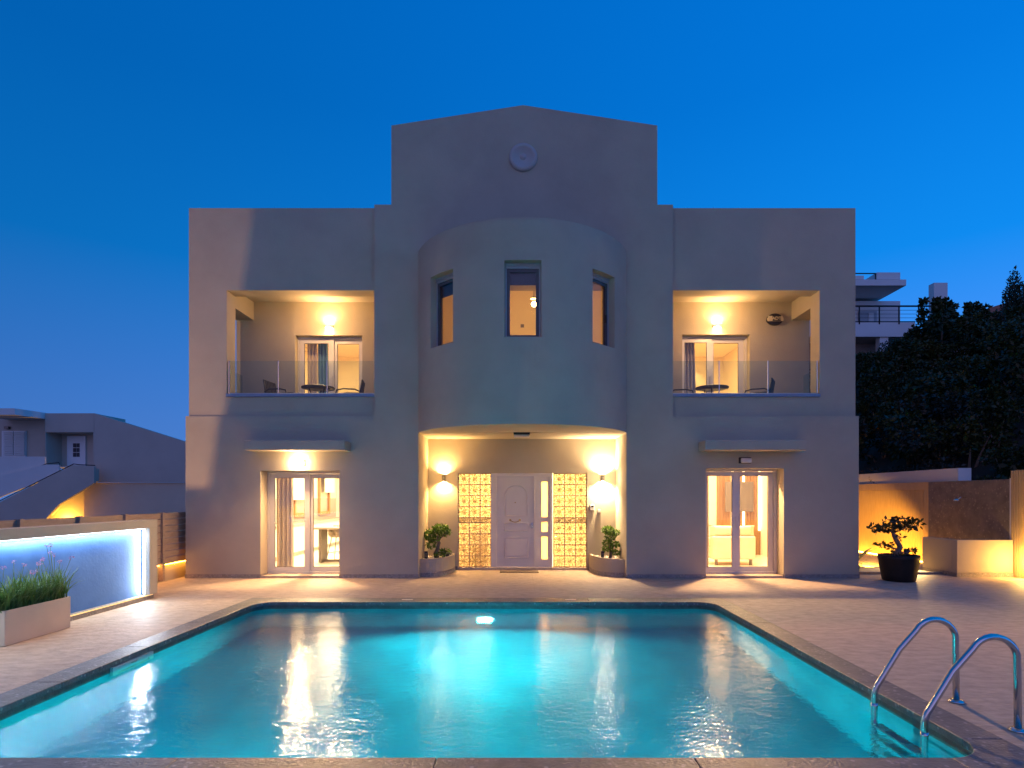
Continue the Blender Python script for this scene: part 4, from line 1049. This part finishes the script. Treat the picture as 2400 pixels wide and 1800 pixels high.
# low shower wall
t = thing('shower_wall', 'low cream wall round the outdoor shower with stone base strip', 'wall', (10.0, 13.2, 0))
w = MB().box(9.40, BXx-.05, 12.80, 12.95, .09, .79); w.box(9.40, 9.55, 12.951, 13.9, .09, .785); w.build('wall_body', ST, t, bevel=.004)
MB().box(9.39, BXx-.05, 12.79, 12.955, 0, .088).box(9.39, 9.555, 12.956, 13.9, 0, .088).build('wall_plinth', M['plinth'], t)
# planting strip
st = MB().box(7.2, BXx-.001, 13.3, 21, -.02, .012).build('gravel_bed', M['gravel'], origin=(9, 15, 0)); st['kind'] = 'structure'
tag(MB().box(7.2, 9.38, 13.22, 13.299, 0, .05).build('bed_kerb', M['plinth']), 'low stone kerb before the gravel bed at the right', 'kerb')
for (x, y, n, L, lab) in ((7.55, 13.5, 70, .5, 'tuft of green grass at the house corner beside the pot'),):
    t = thing('grass_tuft', lab, 'plant', (x, y, .01)); blades(MB(), (x, y, .0), n, L, .12, random.Random(3), .014).build('leaves', M['grass'], t, kind='stuff')
t = thing('agave', 'broad leaved agave against the glowing fluted panel', 'plant', (8.15, 14.6, .01))
rg = random.Random(8)
for k in range(9):
    a = R(40*k+10); L = rg.uniform(.7, 1.0); m = MB(); prev = None
    for q in range(7):
        u = q/6; w_ = .065*math.sin(math.pi*(.12+.88*u))**.8*(1-u*.3)+.002; o = L*u*.75; h = L*(u*.95-.35*u*u)
        c = Vector((8.15+math.cos(a)*o, 14.6+math.sin(a)*o, .01+h)); nrm = Vector((-math.sin(a), math.cos(a), 0))*w_
        if prev: m.quad(prev[0], prev[1], tuple(c+nrm), tuple(c-nrm))
        prev = (tuple(c-nrm), tuple(c+nrm))
    m.build('leaf', M['agave'], t)
# pot with bonsai
PT = (7.80, 12.25, 0)
t = thing('plant_pot', 'big dark glazed pot at the right corner of the house', 'pot', PT)
MB().lathe([(0, 0), (.285, 0), (.30, .02), (.315, .10), (.35, .30), (.365, .42), (.375, .46), (.375, .53), (.345, .53), (.335, .48), (0, .48)], PT, 32).build('pot_body', M['darkpot'], t)
MB().lathe([(0, .012), (.32, .0)], (PT[0], PT[1], .482), 20).build('soil', M['soil'], t)
bonsai((7.78, 12.25, .48), 'flat topped dark bonsai in the big dark pot',
       [(0, 0, 0, .065), (-.02, 0, .10, .06), (.05, 0, .20, .055), (.0, 0, .30, .05), (-.07, 0, .42, .042), (-.10, 0, .52, .032)],
       [[(-.10, 0, .52), (-.25, 0, .56), (-.42, .02, .62)], [(-.09, 0, .5), (.1, 0, .58), (.30, 0, .68)], [(.02, 0, .16), (-.15, 0, .2), (-.3, 0, .26)], [(-.05, 0, .40), (.02, 0, .42), (.08, 0, .40)], [(.04, 0, .1), (.18, -.02, .1), (.28, 0, .14)], [(-.1, 0, .52), (-.08, 0, .64), (0, 0, .78)]],
       [(-.18, 0, .60, .24, .20, .07), (-.48, 0, .60, .12, .12, .06), (.14, 0, .63, .20, .18, .06), (.34, 0, .70, .16, .14, .07), (.05, 0, .76, .16, .14, .05), (-.22, 0, .72, .12, .1, .04), (-.30, 0, .26, .16, .12, .045), (-.14, -.02, .18, .08, .08, .03), (.02, 0, .40, .10, .08, .05), (.28, 0, .13, .12, .1, .05), (.0, 0, .02, .18, .14, .04)],
       620, .05, M['leafdark'], M['bark'], None, 21)
spotlight(8.02, 12.35, .485, 'small black spotlight standing in the big dark pot', .16)
# amber strip lights at the foot of the panels
t = thing('strip_light', 'amber strip light along the foot of the fluted panel', 'strip light', (BXx-.25, 17, .012))
MB().box(BXx-.20, BXx-.17, 13.95, 20.5, .02, .05).build('lit_strip', M['e_amber'], t)
lamp('bed_uplight', 'SPOT', (8.3, 14.3, .15), 3000, (1, .44, .04), (10.5, 17.2, .12), .04, 62, 1.0)
lamp('bed_floor', 'SPOT', (9.34, 13.97, .5), 160, (1, .62, .22), (8.8, 13.75, 0), .04, 110, .8)
lamp('screen_uplight', 'SPOT', (10.45, 12.3, .12), 520, (1, .52, .10), (10.9, 12.0, .75), .04, 105, .8)
lamp('screen_floor', 'POINT', (10.45, 12.35, .35), 70, (1, .56, .14), None, .05)

# ================================================================== NEIGHBOUR HOUSE (left, far)
def ux(px, Y): return (px-1215)*Y/1400
def uz(py, Y): return H+(1163-py)*Y/1400
NY = 40.0
nh = thing('neighbour_house', 'pale neighbouring house with outside stair beyond the slat fence', 'house', (ux(200, NY), NY, -1.6))
SN = M['stucco_n']
def bx(px0, px1, py0, py1, Y, Y2, mb=None): return (mb or MB()).box(ux(px0, Y), ux(px1, Y), Y, Y2, uz(py0, Y), uz(py1, Y))
def px_prism(pts, Y, Y2): return MB().prism([(ux(a, Y), uz(b, Y)) for a, b in pts], Y, Y2, 'y')
px_prism([(220.7, 1130.6), (520, 1130.6), (520, 1062), (433, 1035), (220.7, 968.4)], NY-.2, NY+.3).build('gable_wall', SN, nh)
MB().box(ux(198, NY), ux(520, NY), NY-.05, NY+9, -1.7, uz(1131.4, NY)).build('lower_wall', M['warm_lit_n'], nh)
bx(105.4, 220, 1013, 968.6, NY-.2, NY+3).build('lintel_wall', SN, nh)
bx(95, 225, 1093, 1013.2, NY+1.2, NY+1.4).build('porch_back_wall', SN, nh)
bx(105.4, 107, 1093, 1013.2, NY-.2, NY+1.19).build('porch_side_wall', SN, nh)
bx(218.5, 220.5, 1093, 1013.2, NY-.2, NY+1.19).build('porch_side_wall', SN, nh)
bx(-60, 105, 1090, 980, NY+.3, NY+.5).build('left_wall', SN, nh)
Yr = NY-2.2
MB().prism([(ux(-60, Yr), Yr), (ux(35, Yr), Yr), (ux(105, NY-.21), NY-.21), (ux(105, NY-.21), NY+3), (ux(-60, Yr), NY+3)], uz(972, Yr), uz(957, Yr)).build('roof_slab', M['white_n'], nh)
bx(-60, 105, 1130, 1070, NY-.45, NY-.3).build('balcony_parapet', M['white_n'], nh)
bx(-60, 220, 1096, 1093.2, NY-.29, NY+1.19).build('balcony_floor', M['white_n'], nh)
do = bx(157, 200, 1092, 1022, NY+1.08, NY+1.19).build('front_door', mat('white_door', (.72, .72, .72), .5), nh)
for (a, b) in ((171, 178), (179.2, 186)):
    for q in range(3): bx(a, b, 1070.5-11*q, 1061-11*q, NY+1.05, NY+1.079).build('pane', M['darkroom'], do)
s_ = bx(4, 59, 1070, 1010, NY+.16, NY+.29).build('shutter', mat('white_shutter', (.68, .68, .68), .5), nh)
sl_ = MB()
for a, b in ((7, 30), (33, 56)):
    for q in range(14): bx(a, b, 1066-4*q, 1063.4-4*q, NY+.06, NY+.159, sl_)
sl_.build('louvre_slats', M['white_n'], s_, kind='stuff')
tagp = bx(9, 19, 1005, 999, NY+.1, NY+.29).build('wall_light', M['grey_metal'], nh)
Ya, Yb = NY-.75, NY-1.5
px_prism([(-60, 1195), (-60, 1130), (105, 1089), (138, 1089), (138, 1112), (0, 1165)], Ya, Ya+.15).build('stair_parapet', M['white_n'], nh)
px_prism([(-60, 1225), (-60, 1205), (0, 1176), (170, 1090), (220.5, 1093), (220.5, 1132), (137, 1183), (109, 1214), (100, 1228)], Yb, Yb+.2).build('stair_parapet', SN, nh)
px_prism([(0, 1200), (170, 1098), (219, 1098), (219, 1128), (138, 1178), (109, 1208)], Yb+.21, Ya-.01).build('stair_flight', SN, nh)
MB().tube([(ux(-40, Yb), Yb+.1, uz(1192, Yb)), (ux(170, Yb), Yb+.1, uz(1087, Yb)), (ux(182, Yb), Yb+.1, uz(1089, Yb)), (ux(220, Yb), Yb+.1, uz(1090.5, Yb))], .03, 6).build('handrail', M['darkmetal'], nh)
MB().tube([(ux(-40, Ya), Ya+.08, uz(1148, Ya)), (ux(106, Ya), Ya+.08, uz(1087, Ya)), (ux(136, Ya), Ya+.08, uz(1084, Ya)), (ux(138, Ya), Ya+.08, uz(1092, Ya))], .03, 6).build('handrail', M['darkmetal'], nh)
MB().box(ux(60, NY), ux(197.5, NY), NY+.25, NY+.4, -1.7, uz(1131, NY)).build('under_stair_wall', SN, nh)
lamp('under_stair_light', 'POINT', (ux(150, NY-.1), NY-.1, uz(1224, NY)), 420, (1, .50, .05), None, .1)

# ================================================================== HILL, HILL HOUSE, SHRUBS
def hill(x, y):
    if x <= 10.98: return -.5
    return max(-.5, 7.5*(1-math.exp(-(x-10.98)/6.0))+.17*max(0, min(y, 36)-14))
hb = MB(); n = 26
X = [10.98+(60-10.98)*(i/n)**1.5 for i in range(n+1)]; Yv = [6+(90-6)*(j/n)**1.3 for j in range(n+1)]
for i in range(n):
    for j in range(n):
        hb.quad(*[(X[a], Yv[b], hill(X[a]+.001, Yv[b])) for a, b in ((i, j), (i+1, j), (i+1, j+1), (i, j+1))]); hb.sm[-1] = True
hb = hb.build('hillside', M['earth'], origin=(11, 20, 0)); hb['kind'] = 'structure'
HY = 36.0
hh = thing('hill_house', 'white flat roofed house with dark railing high on the hillside', 'house', (ux(2060, HY), HY, uz(830, HY)))
WN = M['white_n']
bx(1880, 2124, 669, 655, HY-2.2, HY+6).build('roof_slab', WN, hh)
Yq = HY-1.9
bx(2055, 2110, 654.5, 638.5, Yq, HY+3).build('roof_block', WN, hh)
bx(1960, 2025, 654.5, 646, Yq, HY+3).build('roof_block', WN, hh)
MB().box(ux(1890, HY), ux(2110, HY), HY, HY+6, uz(760, HY), uz(655, HY-2.2)-.5).build('upper_wall', WN, hh)
bx(2012, 2055, 757, 729, HY-.06, HY-.001).build('door', M['grey_alu'], hh)
bx(2036, 2048, 756, 733, HY-.09, HY-.061).build('curtain_panel', WN, hh)
Yr = HY-1.8
bx(1890, 2145, 789, 755.5, Yr, HY-.002).build('balcony_slab', WN, hh)
bx(2062, 2082, 850, 789.5, Yr+.1, Yr+.5).build('pillar', WN, hh)
bx(1890, 2140, 850, 792, HY-.3, HY+5).build('lower_wall', M['plinth'], hh)
def rod(a, b, r, mb=None): return (mb or MB()).tube([(ux(a[0], Yr), Yr, uz(a[1], Yr)), (ux(b[0], Yr), Yr, uz(b[1], Yr))], r, 6)
rod((1900, 717.5), (2210, 717.5), .05).build('top_rail', M['darkmetal'], hh)
rod((1900, 754), (2145, 754), .03).build('bottom_rail', M['darkmetal'], hh)
for q in range(3): rod((1900, 727+9*q), (2150, 727+9*q), .012).build('rail_wire', M['darkmetal'], hh)
for px in (2014, 2061, 2107, 2153): rod((px, 717.5), (px, 760), .04).build('rail_post', M['darkmetal'], hh)
rod((1960, 641), (2052, 641), .035, rod((2052, 641), (2052, 655), .035)).build('roof_rail', M['darkmetal'], hh)
tag(MB().prism([(ux(2189, 38), 38), (ux(2221, 38), 38), (ux(2221, 38), 38.5), (ux(2189, 38), 38.5)], uz(760, 38), uz(662.5, 38)).build('chimney_tower', WN), 'plain pale square pillar rising behind the hillside shrubs', 'pillar')
t = thing('far_house', 'house with a red tiled roof almost hidden by the hillside shrubs', 'house', (ux(2350, 44), 44, uz(760, 44)))
bx(2312, 2430, 780, 735, 44, 50).build('house_wall', WN, t)
px_prism([(2300, 745), (2310, 724), (2350, 712), (2430, 695), (2430, 745)], 43.2, 43.9).build('tiled_roof', M['rooftile'], t)

# shrubs: a few kinds, copied
def shrub_proto(name, label, m, blobs, n, ls, seed, flowers=None):
    t = thing(name, label, 'shrub', (0, 0, 0), 'shrubs on the hillside')
    br = MB(); rg = random.Random(seed)
    for b in blobs[:5]:
        br.tube([(0, 0, -.3), (b[0]*.5, b[1]*.5, b[2]*.5), (b[0], b[1], b[2])], [.05, .03, .01], 5)
    br.build('stem', M['bark'], t)
    leafobj('crown', leaves(n, blobs, ls, seed), m, t)
    if flowers: leafobj('blossom', leaves(flowers, [(b[0], b[1], b[2]+b[5]*.5, b[3]*.9, b[4]*.9, b[5]*.7) for b in blobs[:3]], ls*.55, seed+1, up=1.5), M['paleflower'], t)
    return t
def blobset(seed, w, h, n):
    rg = random.Random(seed); B = []
    for k in range(n):
        a = rg.uniform(0, 6.28); r = rg.uniform(0, w)
        z = rg.uniform(.25, 1)*h*(1-.35*r/w); s = rg.uniform(.32, .6)*w*.75
        B.append((r*math.cos(a), r*math.sin(a), z, s, s, s*.7))
    for k in range(7):
        a = rg.uniform(0, 6.28); r = rg.uniform(0, w*.8)
        for q in range(3): B.append((r*math.cos(a), r*math.sin(a), h*(.80+.11*q), .10-.02*q, .10-.02*q, .11, .035*w*w*h*.16))
    return B
protos = []
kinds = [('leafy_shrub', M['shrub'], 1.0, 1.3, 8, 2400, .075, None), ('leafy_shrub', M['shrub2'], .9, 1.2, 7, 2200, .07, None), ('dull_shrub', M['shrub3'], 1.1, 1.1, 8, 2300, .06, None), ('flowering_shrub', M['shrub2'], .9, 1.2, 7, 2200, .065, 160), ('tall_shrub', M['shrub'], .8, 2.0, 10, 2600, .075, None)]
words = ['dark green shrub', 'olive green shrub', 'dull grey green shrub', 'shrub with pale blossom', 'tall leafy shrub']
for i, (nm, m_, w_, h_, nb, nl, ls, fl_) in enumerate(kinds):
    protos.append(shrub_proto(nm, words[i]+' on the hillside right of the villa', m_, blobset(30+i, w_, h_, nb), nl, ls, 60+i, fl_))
spots = []
rg = random.Random(77)
def place(i, px, Y, dz=0, s=1.0):
    x = (px-1215)*Y/1400; spots.append((i, x, Y, hill(x, Y)+dz, s))
for r, (Y, pxs) in enumerate(((15.5, range(2180, 2420, 62)), (17.2, range(2030, 2420, 62)), (19.2, range(2020, 2430, 60)), (21.5, range(2010, 2440, 58)), (24, range(2020, 2440, 52)), (27, range(2040, 2440, 48)), (30.5, range(2120, 2440, 44)), (34, range(2230, 2440, 40)))):
    for px in pxs:
        k = rg.choice([0, 0, 1, 1, 2, 2, 3, 4])
        if px*Y/1400-1215*Y/1400 < 11.75: continue
        if Y < 16: place(k, px, Y, -.2, rg.uniform(.65, .85)); continue
        place(k, px+rg.uniform(-14, 14), Y+rg.uniform(-.6, .6), rg.uniform(-.25, .1), rg.uniform(.85, 1.35))
place(4, 2205, 25, .0, 1.4); place(4, 2150, 25.5, -.4, 1.2); place(4, 2280, 26, -.3, 1.2); place(4, 2105, 25, -.3, 1.15); place(4, 2070, 24, -.3, 1.2)
first = set(); cnt = {}; spots.sort(key=lambda q: 1400*q[1]/q[2])
rowname = lambda Y: ('behind the boundary wall' if Y < 18 else 'low on the slope' if Y < 20.4 else 'halfway up the slope' if Y < 25.6 else 'high on the slope' if Y < 29 else 'on the crest')
for (i, x, Y, z, s) in spots:
    px = 1215+1400*x/Y
    where = 'near the villa' if px < 2110 else 'mid hillside' if px < 2260 else 'right side'
    lab = f'{words[i]} {rowname(Y)}, {where}'
    cnt[lab] = cnt.get(lab, 0)+1
    if cnt[lab] > 1: lab += (', second from villa', ', third from villa', ', fourth from villa')[min(2, cnt[lab]-2)]
    if i not in first:
        first.add(i); o = protos[i]; o.location = (x, Y, z); o['label'] = lab
    else: o = copy_tree(protos[i], (x, Y, z), rg.uniform(0, 6.28), lab)
    o.scale = (s, s, s); o.rotation_euler = (0, 0, rg.uniform(0, 6.28))
# cypresses at the top right
for (px, Y, top, w_, lab) in ((2378, 33, 636, .85, 'pointed dark cypress at the top right of the hillside'), (2412, 34, 668, 1.0, 'second cypress cut off by the right edge behind the pointed one')):
    x = (px-1215)*Y/1400; z0 = hill(x, Y); zt = H+(1163-top)*Y/1400; hgt = zt-z0
    t = thing('cypress_tree', lab, 'tree', (x, Y, z0), 'cypress trees on the hill')
    MB().tube([(x, Y, z0-.3), (x, Y, zt-.6)], [.12, .03], 6).build('trunk', M['bark'], t)
    B = [(x+.05*math.sin(9*k), Y, z0+hgt*(.12+.86*k/13), w_*(1-(k/13.5))**.7+.05, w_*(1-(k/13.5))**.7+.05, hgt*.075) for k in range(14)]
    leafobj('crown', leaves(5200, B, .085, 90, up=1.6), M['cypress'], t)

# low scrub that carries the planting on past the shrubs one can tell apart
rs = np.random.default_rng(5); B = []
while len(B) < 420:
    x, y = rs.uniform(12.2, 40), rs.uniform(12, 46); px = 1215+1400*x/y
    if 2005 < px < 2425 and y < 36: continue
    if px < 2005 and y < 22: continue
    r = rs.uniform(.5, 1.1); B.append((x, y, hill(x, y)+r*.35, r, r, r*.7))
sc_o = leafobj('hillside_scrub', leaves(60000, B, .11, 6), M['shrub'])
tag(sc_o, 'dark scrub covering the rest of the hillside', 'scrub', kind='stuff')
